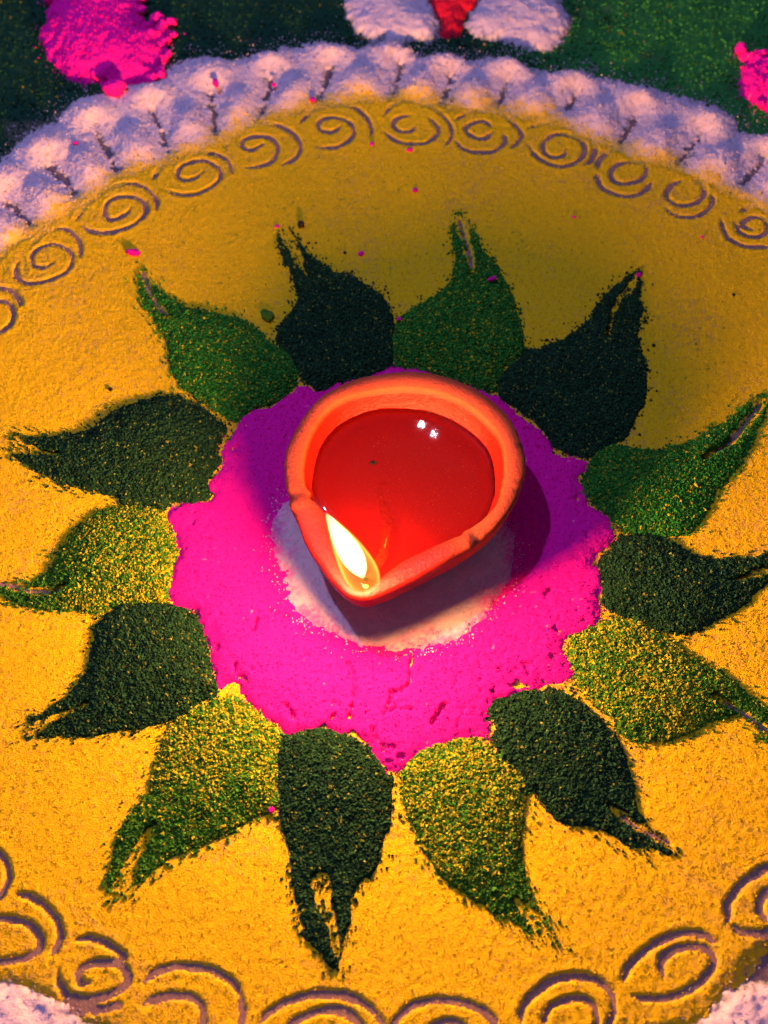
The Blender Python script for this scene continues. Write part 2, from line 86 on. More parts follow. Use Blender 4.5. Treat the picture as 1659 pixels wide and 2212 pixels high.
BAND = [[-16.282,12.697],[-15.06,14.303],[-14.195,15.247],[-13.676,16.335],[-12.583,17.199],[-12.015,18.208],[-10.837,18.72],[-9.82,19.187],[-8.944,19.369],[-8.309,20.293],[-7.261,20.775],[-5.61,20.507],[-4.907,20.937],[-3.468,21.426],[-2.373,21.536],[-1.271,21.372],[0.009,21.481],[0.731,21.304],[1.363,20.762],[2.457,20.897],[3.264,20.56],[4.265,20.627],[5.085,20.695],[5.778,20.16],[6.302,19.895],[7.653,19.895],[8.517,19.5],[9.477,19.239],[10.505,18.849],[11.525,18.463],[12.775,17.89],[13.24,17.449],[13.548,16.58],[14.369,16.335],[15.829,15.247],[17.309,14.07]]
HEAP = [[[-13.661,24.577],[-13.5,23.426],[-13.52,22.581],[-13.605,21.888],[-13.397,21.069],[-12.905,20.132],[-12.173,19.343],[-11.502,18.954],[-10.971,18.954],[-10.543,19.083],[-9.901,18.889],[-9.004,18.76],[-8.503,19.083],[-8.641,19.604],[-8.433,20.265],[-8.584,20.934],[-8.418,21.613],[-8.596,22.581],[-8.925,22.651],[-9.141,22.026],[-9.562,22.581],[-9.74,23.426],[-9.95,24.577],[-11.935,25.457]],[[13.813,20.588],[14.014,20.121],[13.66,18.943],[13.722,18.174],[14.191,17.794],[14.472,17.417],[15.046,17.668],[15.789,17.92],[16.502,19.463],[16.105,20.789],[14.978,20.588],[14.466,20.722]]]
TOPWHITE = [[[-1.893,25.439],[-1.672,23.692],[-1.431,22.561],[-1.091,21.868],[-0.538,21.32],[0.009,21.266],[0.555,21.13],[1.194,21.32],[2.015,21.32],[2.246,21.868],[2.189,22.561],[1.915,23.692],[1.822,25.736],[0.01,26.943]],[[3.747,23.692],[3.325,22.841],[3.227,22.144],[3.666,21.593],[4.385,21.32],[5.103,21.13],[5.815,20.859],[6.544,20.913],[7.221,21.456],[7.486,22.283],[7.358,23.265],[7.185,23.692],[7.069,25.736],[5.224,26.943],[3.921,25.736]]]
RED = [[1.822,25.736],[1.915,23.692],[2.143,22.982],[2.311,22.283],[2.298,21.73],[2.757,21.785],[3.126,21.868],[3.204,22.561],[3.335,23.123],[3.747,23.692],[3.94,25.736]]
CORNER = [[[-11.08,-12.971],[-9.596,-13.5],[-8.882,-13.631],[-8.023,-14.009],[-7.143,-14.647],[-6.889,-15.831],[-10.558,-15.831]],[[7.323,-15.116],[7.885,-14.276],[8.532,-13.739],[9.364,-13.576],[11.092,-12.971],[10.569,-15.831],[7.233,-15.831]]]
CRUMB = [[-8.748,10.349,0.17],[-3.795,11.581,0.08],[0.95,15.362,0.1],[1.129,13.328,0.1],[-0.799,10.307,0.11],[-0.455,15.674,0.09],[-6.414,18.611,0.15],[-4.22,18.739,0.1],[-2.723,17.998,0.12],[-11.4,15.554,0.09],[6.763,12.023,0.06],[11.203,11.08,0.06],[3.69,8.884,0.11],[0.506,7.31,0.08],[8.786,9.339,0.1],[-3.0,-9.316,0.09]]
LUMP = [-10.254,18.33]
SEED = [-2.941,11.622]
CLUMP = [-3.938,7.527]
SPECK = [[9.976,18.405],[12.177,17.393],[-8.89,4.501],[11.929,8.454],[8.805,7.31],[-1.365,10.349],[8.956,6.293]]
RIM = [[0.572,3.605],[-0.697,3.396],[-1.808,2.741],[-2.473,1.813],[-2.823,0.908],[-2.885,0.105],[-2.787,-0.679],[-2.558,-1.446],[-2.2,-2.345],[-1.725,-3.148],[-1.264,-3.791],[-0.878,-4.115],[-0.562,-4.185],[-0.12,-4.045],[0.515,-3.72],[1.287,-3.249],[2.203,-2.668],[3.005,-2.048],[3.492,-1.446],[3.93,-0.679],[4.136,0.105],[4.084,0.827],[3.732,1.896],[2.94,2.775],[1.838,3.396]]
INNER = [[0.568,2.982],[-0.553,2.845],[-1.522,2.351],[-2.12,1.432],[-2.335,0.456],[-2.309,-0.337],[-2.091,-0.881],[-1.706,-1.418],[-1.456,-2.02],[-1.285,-2.759],[-1.041,-3.482],[-0.731,-3.837],[-0.376,-3.738],[0.006,-3.338],[0.522,-2.934],[1.303,-2.495],[2.227,-2.02],[3.04,-1.342],[3.404,-0.649],[3.524,0.137],[3.398,1.186],[2.709,2.132],[1.685,2.776]]
ZY = 0.15                                        # top of the yellow bed

# ------------------------------------------------------------------ noise and shape helpers
def _hash(ix, iy, seed):
    h = (ix.astype(np.int64) * 374761393 + iy.astype(np.int64) * 668265263 + seed * 1442695041) & 0xFFFFFFFF
    h = ((h ^ (h >> 13)) * 1274126177) & 0xFFFFFFFF
    return ((h ^ (h >> 16)) & 0xFFFFFF) / float(0xFFFFFF)
def vn(x, y, seed=0):
    """value noise in -1..1"""
    ix, iy = np.floor(x), np.floor(y)
    fx, fy = x - ix, y - iy
    fx, fy = fx * fx * (3 - 2 * fx), fy * fy * (3 - 2 * fy)
    a, b = _hash(ix, iy, seed), _hash(ix + 1, iy, seed)
    c, d = _hash(ix, iy + 1, seed), _hash(ix + 1, iy + 1, seed)
    return 2 * ((a * (1 - fx) + b * fx) * (1 - fy) + (c * (1 - fx) + d * fx) * fy) - 1
def fbm(x, y, wl, octs=3, seed=0, gain=0.5):
    s, a, t = 0, 1.0, 0
    for o in range(octs):
        ca, sa = math.cos(o * 1.1 + .4), math.sin(o * 1.1 + .4)
        s = s + a * vn((x * ca - y * sa) / wl + 17 * o, (x * sa + y * ca) / wl - 9 * o, seed + o)
        t += a
        a *= gain
        wl *= 0.5
    return s / t
def sstep(a, b, x):
    t = np.clip((x - a) / (b - a), 0, 1)
    return t * t * (3 - 2 * t)
def dist_line(x, y, pts, along=False):
    best = np.full(x.shape, 1e9); par = np.zeros(x.shape)
    n = len(pts) - 1
    for i in range(n):
        (ax, ay), (bx, by) = pts[i], pts[i + 1]
        dx, dy = bx - ax, by - ay
        L = dx * dx + dy * dy + 1e-12
        t = np.clip(((x - ax) * dx + (y - ay) * dy) / L, 0, 1)
        d = np.hypot(x - ax - t * dx, y - ay - t * dy)
        if along: par = np.where(d < best, (i + t) / n, par)
        best = np.minimum(best, d)
    return (best, par) if along else best
def smooth_line(pts, n=4, closed=False):
    p = np.array(pts, float)
    out = []
    m = len(p)
    for i in range(m if closed else m - 1):
        g = (lambda k: p[k % m]) if closed else (lambda k: p[min(max(k, 0), m - 1)])
        a, b, c, d = g(i - 1), g(i), g(i + 1), g(i + 2)
        for k in range(n):
            t = k / n
            out.append(0.5 * (2 * b + (c - a) * t + (2 * a - 5 * b + 4 * c - d) * t * t + (3 * b - a - 3 * c + d) * t ** 3))
    if not closed: out.append(p[-1])
    return np.array(out)
def inside(x, y, poly):
    r = np.zeros(x.shape, bool)
    n = len(poly)
    for i in range(n):
        (ax, ay), (bx, by) = poly[i], poly[(i + 1) % n]
        if ay == by: continue
        c = ((ay > y) != (by > y)) & (x < (bx - ax) * (y - ay) / (by - ay) + ax)
        r ^= c
    return r
def sdist(x, y, poly):
    """signed distance, positive inside"""
    pl = list(map(tuple, poly))
    d = dist_line(x, y, pl + [pl[0]])
    return np.where(inside(x, y, pl), d, -d)
def grid(x0, x1, y0, y1, res):
    return np.meshgrid(np.arange(x0, x1 + res, res), np.arange(y0, y1 + res, res))
def bbox(poly, m):
    p = np.array(poly)
    return p[:, 0].min() - m, p[:, 0].max() + m, p[:, 1].min() - m, p[:, 1].max() + m

# ------------------------------------------------------------------ object helpers
def link(name, mesh, mat, parent=None):
    o = bpy.data.objects.new(name, mesh)
    if mat: mesh.materials.append(mat)
    col.objects.link(o)
    if parent is not None:
        o.parent = parent
    return o
def empty(name, loc):
    o = bpy.data.objects.new(name, None)
    o.location = [v * CM for v in loc]
    o.empty_display_size = 0.01
    col.objects.link(o)
    return o
def tag(o, label=None, cat=None, group=None, kind=None):
    if label: o["label"] = label
    if cat: o["category"] = cat
    if group: o["group"] = group
    if kind: o["kind"] = kind
    return o
def raw_mesh(name, co, faces, smooth=True, attrs=None, colors=None):
    """co (n,3) cm, faces (m,k); attrs: name -> float per vertex; colors: name -> rgb per vertex"""
    co = np.asarray(co, np.float64)
    faces = np.asarray(faces, np.int32)
    me = bpy.data.meshes.new(name)
    n, (m, k) = len(co), faces.shape
    me.vertices.add(n)
    me.vertices.foreach_set("co", (co * CM).astype(np.float32).ravel())
    me.loops.add(m * k)
    me.loops.foreach_set("vertex_index", faces.ravel())
    me.polygons.add(m)
    me.polygons.foreach_set("loop_start", np.arange(0, m * k, k, dtype=np.int32))
    me.polygons.foreach_set("use_smooth", np.full(m, smooth))
    me.update(calc_edges=True)
    for an, v in (attrs or {}).items():
        a = me.attributes.new(an, 'FLOAT', 'POINT')
        a.data.foreach_set("value", np.asarray(v, np.float32).ravel())
    for an, v in (colors or {}).items():
        a = me.color_attributes.new(an, 'FLOAT_COLOR', 'POINT')
        a.data.foreach_set("color", np.c_[np.asarray(v, np.float32), np.ones(n, np.float32)].astype(np.float32).ravel())
    return me
def field_mesh(name, X, Y, Z, keep, smooth=True, attrs=None, colors=None, origin=(0, 0, 0)):
    """height field on a grid; keep: vertices that belong"""
    ny, nx = X.shape
    cell = keep[:-1, :-1] | keep[1:, :-1] | keep[:-1, 1:] | keep[1:, 1:]
    idx = np.arange(ny * nx).reshape(ny, nx)
    q = np.stack([idx[:-1, :-1], idx[:-1, 1:], idx[1:, 1:], idx[1:, :-1]], -1)[cell]
    used = np.zeros(ny * nx, bool)
    used[q.ravel()] = True
    remap = np.cumsum(used) - 1
    co = np.stack([X, Y, Z], -1).reshape(-1, 3)[used] - np.array(origin)
    at = {k: v.reshape(-1)[used] for k, v in (attrs or {}).items()}
    cl = {k: v.reshape(-1, 3)[used] for k, v in (colors or {}).items()}
    return raw_mesh(name, co, remap[q], smooth, at, cl)
_OCT = np.array([(1, 0, 0), (-1, 0, 0), (0, 1, 0), (0, -1, 0), (0, 0, 1), (0, 0, -1)], float)
_OCTF = np.array([(0, 2, 4), (2, 1, 4), (1, 3, 4), (3, 0, 4), (2, 0, 5), (1, 2, 5), (3, 1, 5), (0, 3, 5)])
_TET = np.array([(1, 1, 1), (1, -1, -1), (-1, 1, -1), (-1, -1, 1)], float) * .72
_TETF = np.array([(0, 1, 2), (0, 3, 1), (0, 2, 3), (1, 3, 2)])
def grains_mesh(name, pos, rad, rgb, rng, origin=(0, 0, 0), tet=True):
    """many small broken crumbs in one mesh, each with its own colour"""
    V, Fc = (_TET, _TETF) if tet else (_OCT, _OCTF)
    n, nv = len(pos), len(V)
    v = V[None] * (1 + rng.uniform(-.35, .35, (n, nv, 1))) + rng.uniform(-.2, .2, (n, nv, 3))
    q = rng.normal(size=(n, 4)); q /= np.linalg.norm(q, axis=1)[:, None]
    a, b, c, d = q.T
    M = np.stack([np.stack([1 - 2 * (c * c + d * d), 2 * (b * c - a * d), 2 * (b * d + a * c)], -1),
                  np.stack([2 * (b * c + a * d), 1 - 2 * (b * b + d * d), 2 * (c * d - a * b)], -1),
                  np.stack([2 * (b * d - a * c), 2 * (c * d + a * b), 1 - 2 * (b * b + c * c)], -1)], 1)
    v = np.einsum('nij,nkj->nki', M, v) * np.asarray(rad)[:, None, None] + np.asarray(pos)[:, None] - np.array(origin)
    f = (Fc[None] + (np.arange(n) * nv)[:, None, None]).reshape(-1, 3)
    return raw_mesh(name, v.reshape(-1, 3), f, False, None, {"tint": np.repeat(np.asarray(rgb), nv, 0)})

# ------------------------------------------------------------------ materials
def new_mat(name):
    m = bpy.data.materials.new(name)
    m.use_nodes = True
    return m, m.node_tree.nodes, m.node_tree.links
def powder(name, base, alt=None, alt_scale=6.0, bump=0.35, grain=14.0, attr=None, mix=None, rough=0.95, spec=0.15, dist=0.03):
    """matt pigment: base mottled with alt, fine grain relief; attr: colour attribute used instead of base; mix: (float attribute, colour)"""
    m, N, L = new_mat(name)
    b = N["Principled BSDF"]
    b.inputs["Roughness"].default_value = rough
    b.inputs["Specular IOR Level"].default_value = spec
    tc = N.new("ShaderNodeTexCoord")
    mp = N.new("ShaderNodeMapping"); mp.inputs["Scale"].default_value = (100, 100, 100)
    L.new(tc.outputs["Object"], mp.inputs["Vector"])
    cur = None
    if attr:
        a = N.new("ShaderNodeVertexColor"); a.layer_name = attr
        cur = a.outputs["Color"]
    else:
        rgb = N.new("ShaderNodeRGB"); rgb.outputs[0].default_value = (*base, 1)
        cur = rgb.outputs[0]
    def blend(fac, c_in, c2):
        x = N.new("ShaderNodeMix"); x.data_type = 'RGBA'
        L.new(fac, x.inputs["Factor"]); L.new(c_in, x.inputs["A"]); x.inputs["B"].default_value = (*c2, 1)
        return x.outputs["Result"]
    if alt:
        nz = N.new("ShaderNodeTexNoise"); nz.inputs["Scale"].default_value = alt_scale; nz.inputs["Detail"].default_value = 5; nz.inputs["Roughness"].default_value = .7
        L.new(mp.outputs[0], nz.inputs["Vector"])
        rp = N.new("ShaderNodeMapRange"); rp.inputs["From Min"].default_value = .45; rp.inputs["From Max"].default_value = .72
        L.new(nz.outputs["Fac"], rp.inputs["Value"])
        cur = blend(rp.outputs[0], cur, alt)
    for an, c2 in (mix or []):
        a = N.new("ShaderNodeAttribute"); a.attribute_name = an
        cur = blend(a.outputs["Fac"], cur, c2)
    L.new(cur, b.inputs["Base Color"])
    n1 = N.new("ShaderNodeTexNoise"); n1.inputs["Scale"].default_value = grain; n1.inputs["Detail"].default_value = 4; n1.inputs["Roughness"].default_value = .65
    L.new(mp.outputs[0], n1.inputs["Vector"])
    bp = N.new("ShaderNodeBump"); bp.inputs["Strength"].default_value = bump; bp.inputs["Distance"].default_value = dist * CM
    L.new(n1.outputs["Fac"], bp.inputs["Height"])
    L.new(bp.outputs[0], b.inputs["Normal"])
    return m
M = {}
M['floor'] = powder("floor_stone", (.16, .10, .11), (.24, .17, .15), 5, .4, 12)
M['yellow'] = powder("yellow_powder", (.90, .58, .006), (.80, .47, .006), 6, 1.0, 22, mix=[("bare", (.56, .30, .09)), ("green", (.10, .16, .02))], dist=.05)
M['pink'] = powder("pink_powder", (.95, .006, .33), (.90, .006, .30), 5, .9, 24, mix=[("white", (.80, .70, .70))], dist=.03)
M['white'] = powder("white_powder", (.66, .52, .58), (.58, .44, .50), 3, .7, 14, mix=[("yellow", (.84, .52, .02)), ("green", (.05, .10, .06))], dist=.05)
M['white_pink'] = powder('white_powder_dusted_pink', (.84, .60, .58), (.78, .50, .50), 3, .8, 14, mix=[('pink', (.95, .01, .34))], dist=.05)
M['grain'] = powder("green_grain", (.1, .1, .1), attr="tint", bump=.2, grain=30)
M['leaf_mid'] = powder("leaf_mid_green", (.035, .15, .012), (.16, .20, .012), 8, .9, 12)
M['leaf_dark'] = powder("leaf_dark_green", (.008, .040, .014), (.014, .055, .018), 8, .9, 12)
M['green_bed'] = powder("green_bed", (.030, .20, .035), (.018, .12, .03), .7, 1.0, 7, mix=[("dark", (.006, .036, .020)), ("bare", (.13, .11, .08))], dist=.06)  # dark tone is shade painted into the green
M['red'] = powder("red_powder", (.72, .01, .035), (.62, .01, .03), 3, .6, 14)
M['groove'] = powder("groove_floor", (.24, .135, .125), (.36, .22, .12), 7, .6, 12)
M['seed'] = powder("black_seed", (.012, .006, .010), None, 5, .2, 10, rough=.35, spec=.5)
M['speck'] = powder("dark_speck", (.008, .015, .010), None, 5, .4, 30)

# ------------------------------------------------------------------ floor
X, Y = grid(-100, 100, -100, 100, 10.0)
o = link("floor", field_mesh("floor", X, Y, np.zeros_like(X), np.ones(X.shape, bool)), M['floor'])
tag(o, kind="structure")

# ------------------------------------------------------------------ yellow disc with scratched spirals
CX, CY = CENTRE
da = np.array(DISC)
ang = np.arctan2(da[:, 1] - CY, da[:, 0] - CX)
rad_ = np.hypot(da[:, 1] - CY, da[:, 0] - CX)
srt = np.argsort(ang)
def disc_r(th):
    return np.interp(th, np.r_[ang[srt] - 2 * np.pi, ang[srt], ang[srt] + 2 * np.pi], np.tile(rad_[srt], 3))
def disc_sd(x, y):
    return disc_r(np.arctan2(y - CY, x - CX)) - np.hypot(x - CX, y - CY)
lines = []
for wd, strokes in SPIRAL:
    for s in strokes:
        lines.append((smooth_line(s, 3), wd * (1.0 if s[0][1] > 0 else .78)))
for k, out, gr, brown, gw in LEAF:
    if brown:
        lines.append((smooth_line(gr[:-1] + [((gr[-1][0] + gr[-2][0]) / 2, (gr[-1][1] + gr[-2][1]) / 2)], 3), .065))
res = 0.058
X, Y = grid(-15.6, 17.8, -16.4, 18.2, res)
sd = disc_sd(X, Y)
edge = sd + .25 + .22 * fbm(X, Y, .5, 3, 5) + .10 * vn(X / .07, Y / .07, 8)
trough = np.full(X.shape, 9.0)
wloc = np.full(X.shape, .1)
rid = np.zeros(X.shape)
jit = 0.035 * fbm(X, Y, .22, 2, 11)
for pts, wd in lines:
    x0, x1, y0, y1 = bbox(pts, .7)
    i0, i1 = np.searchsorted(Y[:, 0], y0), np.searchsorted(Y[:, 0], y1)
    j0, j1 = np.searchsorted(X[0], x0), np.searchsorted(X[0], x1)
    if i1 <= i0 or j1 <= j0: continue
    sl = (slice(i0, i1), slice(j0, j1))
    d, par = dist_line(X[sl], Y[sl], [tuple(p) for p in pts], True)
    taper = np.clip(np.minimum(par, 1 - par) * 14, 0.4, 1)
    weak = 1.05 + .25 * vn(X[sl] / .9, Y[sl] / .9, 77)
    e = (d + jit[sl]) / (wd * taper * weak)
    trough[sl] = np.minimum(trough[sl], e)
    rid[sl] = np.maximum(rid[sl], np.exp(-((d - wd * 2.3) / (wd * 1.15)) ** 2) * taper)
base = ZY + .035 * fbm(X, Y, 3.0, 2, 1) + .007 * fbm(X, Y, .5, 2, 2)
fine = .009 * vn(X / .12, Y / .12, 3) + .012 * vn(X / .06, Y / .06, 4)
Z = base + fine + .010 * rid
Z = Z - (Z - .075) * (1 - sstep(1.0, 1.5, trough))
ew = np.where(Y < 0, .8, .6)
Z = np.where(edge < ew, -.05 + (Z + .05) * sstep(-.05, 1.0, edge / ew), Z)
rr = np.hypot(X - .35, Y + 1.6)
an = np.arctan2(Y - CY, X - CX)
pit = vn(X / .10, Y / .10, 21) * .6 + vn(X / .05, Y / .05, 22) * .5
bare = sstep(.30, .85, pit + .55 * fbm(X, Y, 2.2, 2, 23) + .30 * np.exp(-((rr - 7.6) / 1.2) ** 2) + .45 * np.exp(-((rr - 5.7) / .9) ** 2)) * .55
streak = vn((X * .5 + Y * .86) / .16, (X * .86 - Y * .5) / 1.5, 27) * .6 + fbm(X, Y, 3.5, 2, 28)
bare = np.maximum(bare, sstep(.6, 1.3, streak + .5 * pit) * .35)
bare = np.maximum(bare, sstep(.45, .0, edge) * sstep(-.3, .5, pit) * .9)
bare = np.maximum(bare, (Y < 0) * sstep(1.5, .2, edge) * sstep(-.1, .5, pit) * .9)
bare = np.maximum(bare, sstep(2.4, 1.0, trough) * .55 * sstep(-.4, .4, pit))
grn = sstep(.55, .9, vn(X / .13, Y / .13, 31) * .5 + vn(X / .06, Y / .06, 32) * .45 + .35 * fbm(X, Y, 2.5, 2, 33)) * .8
cover = (edge > -.12) & ~((Y > 25.5))
o = link("yellow_powder_disc", field_mesh("yellow_powder_disc", X, Y, Z, cover, True, {"bare": bare, "green": grn}), M['yellow'])
disc = tag(o, "large round bed of yellow powder with a ring of scratched spirals", "powder bed")
Xd, Yd, Zd = X, Y, Z
def disc_top(x, y):
    j = np.clip(((np.asarray(x) - Xd[0, 0]) / res).astype(int), 0, Xd.shape[1] - 1)
    i = np.clip(((np.asarray(y) - Yd[0, 0]) / res).astype(int), 0, Yd.shape[0] - 1)
    return Zd[i, j]
rng = np.random.default_rng(3)
n = 190000
gx, gy = rng.uniform(-15.4, 17.6, n), rng.uniform(-16, 18, n)
gz = disc_top(gx, gy)
lim = 9.6 + (gy + 14.6) * .165                     # denser stretch of bed that lies in front
dd = disc_sd(gx, gy)
ok = ((dd > -.1) | ((gy < 0) & (rng.uniform(0, 1, n) < .8 * np.exp(dd / .55)))) & (np.abs(gx) < lim) & (gy > -15.2) & (np.hypot(gx - .6, gy + 1.4) > 5.0) & ((gz > .10) | (rng.uniform(0, 1, n) < .10))
gx, gy, gz = gx[ok], gy[ok], np.where(gz[ok] < .10, .098, gz[ok])
n = len(gx)
cl = np.array([[.90, .58, .007]]) * rng.uniform(.75, 1.05, (n, 1)) * np.array([[1, 1, 1]])
pk = rng.uniform(0, 1, (n, 1))
cl = np.where(pk < .05, np.array([[.62, .34, .08]]), cl)
cl = np.where((pk > .05) & (pk < .065), np.array([[.10, .10, .02]]), cl)
g = link("yellow_grains", grains_mesh("yellow_grains", np.c_[gx, gy, np.maximum(gz, .012) + rng.uniform(-.012, .010, n)], rng.uniform(.011, .026, n), cl, rng), M['grain'], disc)
g["kind"] = "stuff"
for wd, strokes in SPIRAL:                        # the bare floor at the bottom of each scratched spiral
    co, fc = [], []
    for si, s in enumerate(strokes):
        p = smooth_line(s, 3)
        t = np.gradient(p, axis=0); t /= np.linalg.norm(t, axis=1)[:, None] + 1e-9
        nrm = np.c_[-t[:, 1], t[:, 0]]
        k0 = len(co)
        for q, n_ in zip(p, nrm):
            zz = .092 + .004 * si + .0006 * len(co) / 40; co.append((*(q - n_ * wd * 1.7), zz)); co.append((*(q + n_ * wd * 1.7), zz))
        for i in range(len(p) - 1):
            fc.append((k0 + 2 * i, k0 + 2 * i + 2, k0 + 2 * i + 3, k0 + 2 * i + 1))
    link("spiral_groove", raw_mesh("spiral_groove", co, fc, True), M['groove'], disc)
for k, out, gr, brown, gw in LEAF:                # and in the slits at five leaf tips
    if not brown: continue
    p = smooth_line(gr, 3)
    t = np.gradient(p, axis=0); t /= np.linalg.norm(t, axis=1)[:, None] + 1e-9
    nrm = np.c_[-t[:, 1], t[:, 0]]
    co = [(*(q + sgn * n_ * .11), .094) for q, n_ in zip(p, nrm) for sgn in (-1, 1)]
    fc = [(2 * i, 2 * i + 2, 2 * i + 3, 2 * i + 1) for i in range(len(p) - 1)]
    link("leaf_slit", raw_mesh("leaf_slit", co, fc, True), M['groove'], disc)

# ------------------------------------------------------------------ green powder outside the border
bd = np.array(BAND); bth = np.arctan2(bd[:, 1] - CY, bd[:, 0] - CX); brr = np.hypot(bd[:, 1] - CY, bd[:, 0] - CX)
bs = np.argsort(bth)
def band_out(x, y):
    """distance inside the outer edge of the white border"""
    return np.interp(np.arctan2(y - CY, x - CX), bth[bs], brr[bs]) - np.hypot(x - CX, y - CY)
rng = np.random.default_rng(4)
X, Y = np.meshgrid(np.r_[np.arange(-75, -20, 1.2), np.arange(-20, 20, .11), np.arange(20, 75, 1.2)], np.r_[np.arange(4, 29, .11), np.arange(29, 95, 1.2)])
sd = disc_sd(X, Y)
mott = fbm(X, Y, 3.2, 3, 41)
dark = np.clip(sstep(8.5, 3.0, X + 2.2 * mott - .2 * (Y - 18)) , 0, 1) * .9  # shadow over the left and middle painted in as darker green
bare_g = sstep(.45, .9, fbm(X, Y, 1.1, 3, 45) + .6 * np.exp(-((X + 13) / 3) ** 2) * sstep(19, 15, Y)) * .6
Z = .10 + .03 * mott + .05 * fbm(X, Y, .45, 3, 42, .7)
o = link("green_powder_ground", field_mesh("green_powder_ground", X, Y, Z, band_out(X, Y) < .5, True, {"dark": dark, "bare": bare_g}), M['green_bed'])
tag(o, "dark green powder ground spread behind the white scalloped border", "powder ground", kind="stuff")
n = 26000
gx, gy = rng.uniform(-19, 19, n), rng.uniform(9, 27.5, n)
ok = band_out(gx, gy) < .15
gx, gy = gx[ok], gy[ok]
gm = np.clip(sstep(8.5, 3.0, gx + 2.2 * fbm(gx, gy, 3.2, 3, 41) - .2 * (gy - 18)), 0, 1)  # same painted shadow, carried by the grain colours
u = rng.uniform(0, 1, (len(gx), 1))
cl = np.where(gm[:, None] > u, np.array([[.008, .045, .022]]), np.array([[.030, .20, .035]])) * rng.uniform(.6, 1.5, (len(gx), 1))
cl = np.where(rng.uniform(0, 1, (len(gx), 1)) < .03, np.array([[.14, .15, .02]]), cl)
pos = np.c_[gx, gy, .11 + .03 * fbm(gx, gy, 3.2, 3, 41) + rng.uniform(-.02, .05, len(gx))]
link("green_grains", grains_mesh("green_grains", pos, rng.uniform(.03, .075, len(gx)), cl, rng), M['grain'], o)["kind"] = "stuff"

# ------------------------------------------------------------------ white scalloped border, one thing per scallop
PET = [tuple(np.array(v) for v in p) for p in PETAL]
band = [tuple(p) for p in BAND]
X, Y = grid(-20.5, 22, 5.5, 24.0, .062)
TH = np.arctan2(Y - CY, X - CX)
pth = np.array([math.atan2((p[0][1] + p[2][1]) / 2 - CY, (p[0][0] + p[2][0]) / 2 - CX) for p in PET])
s_out = band_out(X, Y)
s_in = -disc_sd(X, Y)
nz = fbm(X, Y, .5, 3, 51)
def smax(a, b, k=.05):
    return k * np.logaddexp(a / k, b / k)
H = .10 + .05 * nz
for i, (b, g0, g1) in enumerate(PET):
    ax = (b - g1) / np.linalg.norm(b - g1)
    tx = np.array([-ax[1], ax[0]])
    dx, dy = X - b[0], Y - b[1]
    u, v = dx * ax[0] + dy * ax[1], dx * tx[0] + dy * tx[1]
    H = smax(H, .10 + .47 * np.exp(-(np.abs(u / 1.0) ** 2.0 + np.abs(v / 1.05) ** 2.1)))
    if i + 1 < len(PET):
        m = (g1 + PET[i + 1][2]) / 2 * .55 + (g0 + PET[i + 1][1]) / 2 * .45
        n_ = (g1 + PET[i + 1][2]) / 2 - (b + PET[i + 1][0]) / 2
        n_ /= np.linalg.norm(n_)
        dx, dy = X - m[0], Y - m[1]
        u, v = dx * n_[0] + dy * n_[1], dx * -n_[1] + dy * n_[0]
        wv = .62 + .32 * np.clip(u + .6, 0, 1.2)
        H = smax(H, .08 + .36 * np.exp(-(np.abs(u / 1.05) ** 2.6 + np.abs(v / wv) ** 2.2)))
gd = np.full(X.shape, 9.0)
for b, g0, g1 in PET:
    d = dist_line(X, Y, [tuple(g0), tuple((g0 + g1) / 2 + np.array([.04, .03])), tuple(g1)])
    gd = np.minimum(gd, d + .13 * fbm(X, Y, .28, 3, 57, .7))
H = H + .03 * nz + .020 * vn(X / .13, Y / .13, 52) + .014 * vn(X / .075, Y / .075, 53)
H = H * (.30 + .70 * sstep(.05, .85, gd)) - .17 * sstep(.14, .03, gd + .10 * vn(X / .09, Y / .09, 66))
H = np.where(s_out < .8, -.03 + (H + .03) * sstep(-.18, .8, s_out + .22 * nz + .18 * vn(X / .11, Y / .11, 55)), H)
H = np.where(s_in < .9, ZY * .80 + (H - ZY * .80) * sstep(-.35, .9, s_in + .25 * nz), H)
yl = sstep(.85, -.15, s_in + .55 * fbm(X, Y, .8, 3, 58) + .3 * vn(X / .09, Y / .09, 59)) * .95
gl = np.maximum(sstep(.30, -.1, s_out + .3 * vn(X / .10, Y / .10, 61)), sstep(.55, 1.0, .8 * vn(X / .11, Y / .11, 62) + .5 * np.exp(-(gd / .3) ** 2) + .5 * np.exp(-(s_out / .5) ** 2))) * .85
keep0 = (s_out > -.25) & (s_in > -.55)
mids = (pth[:-1] + pth[1:]) / 2
own = np.searchsorted(-mids, -TH)
PLAB = ["white powder scallop at the far left edge, cut off by the frame",
        "white powder scallop at the left edge above the leftmost whole spiral",
        "white powder scallop with speckled groove, second from the left edge",
        "white powder scallop left of and below the loose pink lump",
        "white powder scallop just right of the loose pink lump, long dark groove",
        "white powder scallop right of the pink heap, a pink crumb above its groove",
        "white powder scallop with a pink crumb at its slanting groove, right of the heap",
        "white powder scallop just left of and below the left white mound",
        "white powder scallop below the left white mound and the red tip, dark speckled",
        "white powder scallop below and right of the red powder tip",
        "white powder scallop under the right white mound of the top motif",
        "smooth white powder scallop just right of the right white mound",
        "white powder scallop with one black speck on its crest",
        "large white powder scallop lower left of the right pink heap",
        "white powder scallop at the right edge below the right pink heap",
        "white powder scallop beyond the right edge, mostly cut off"]
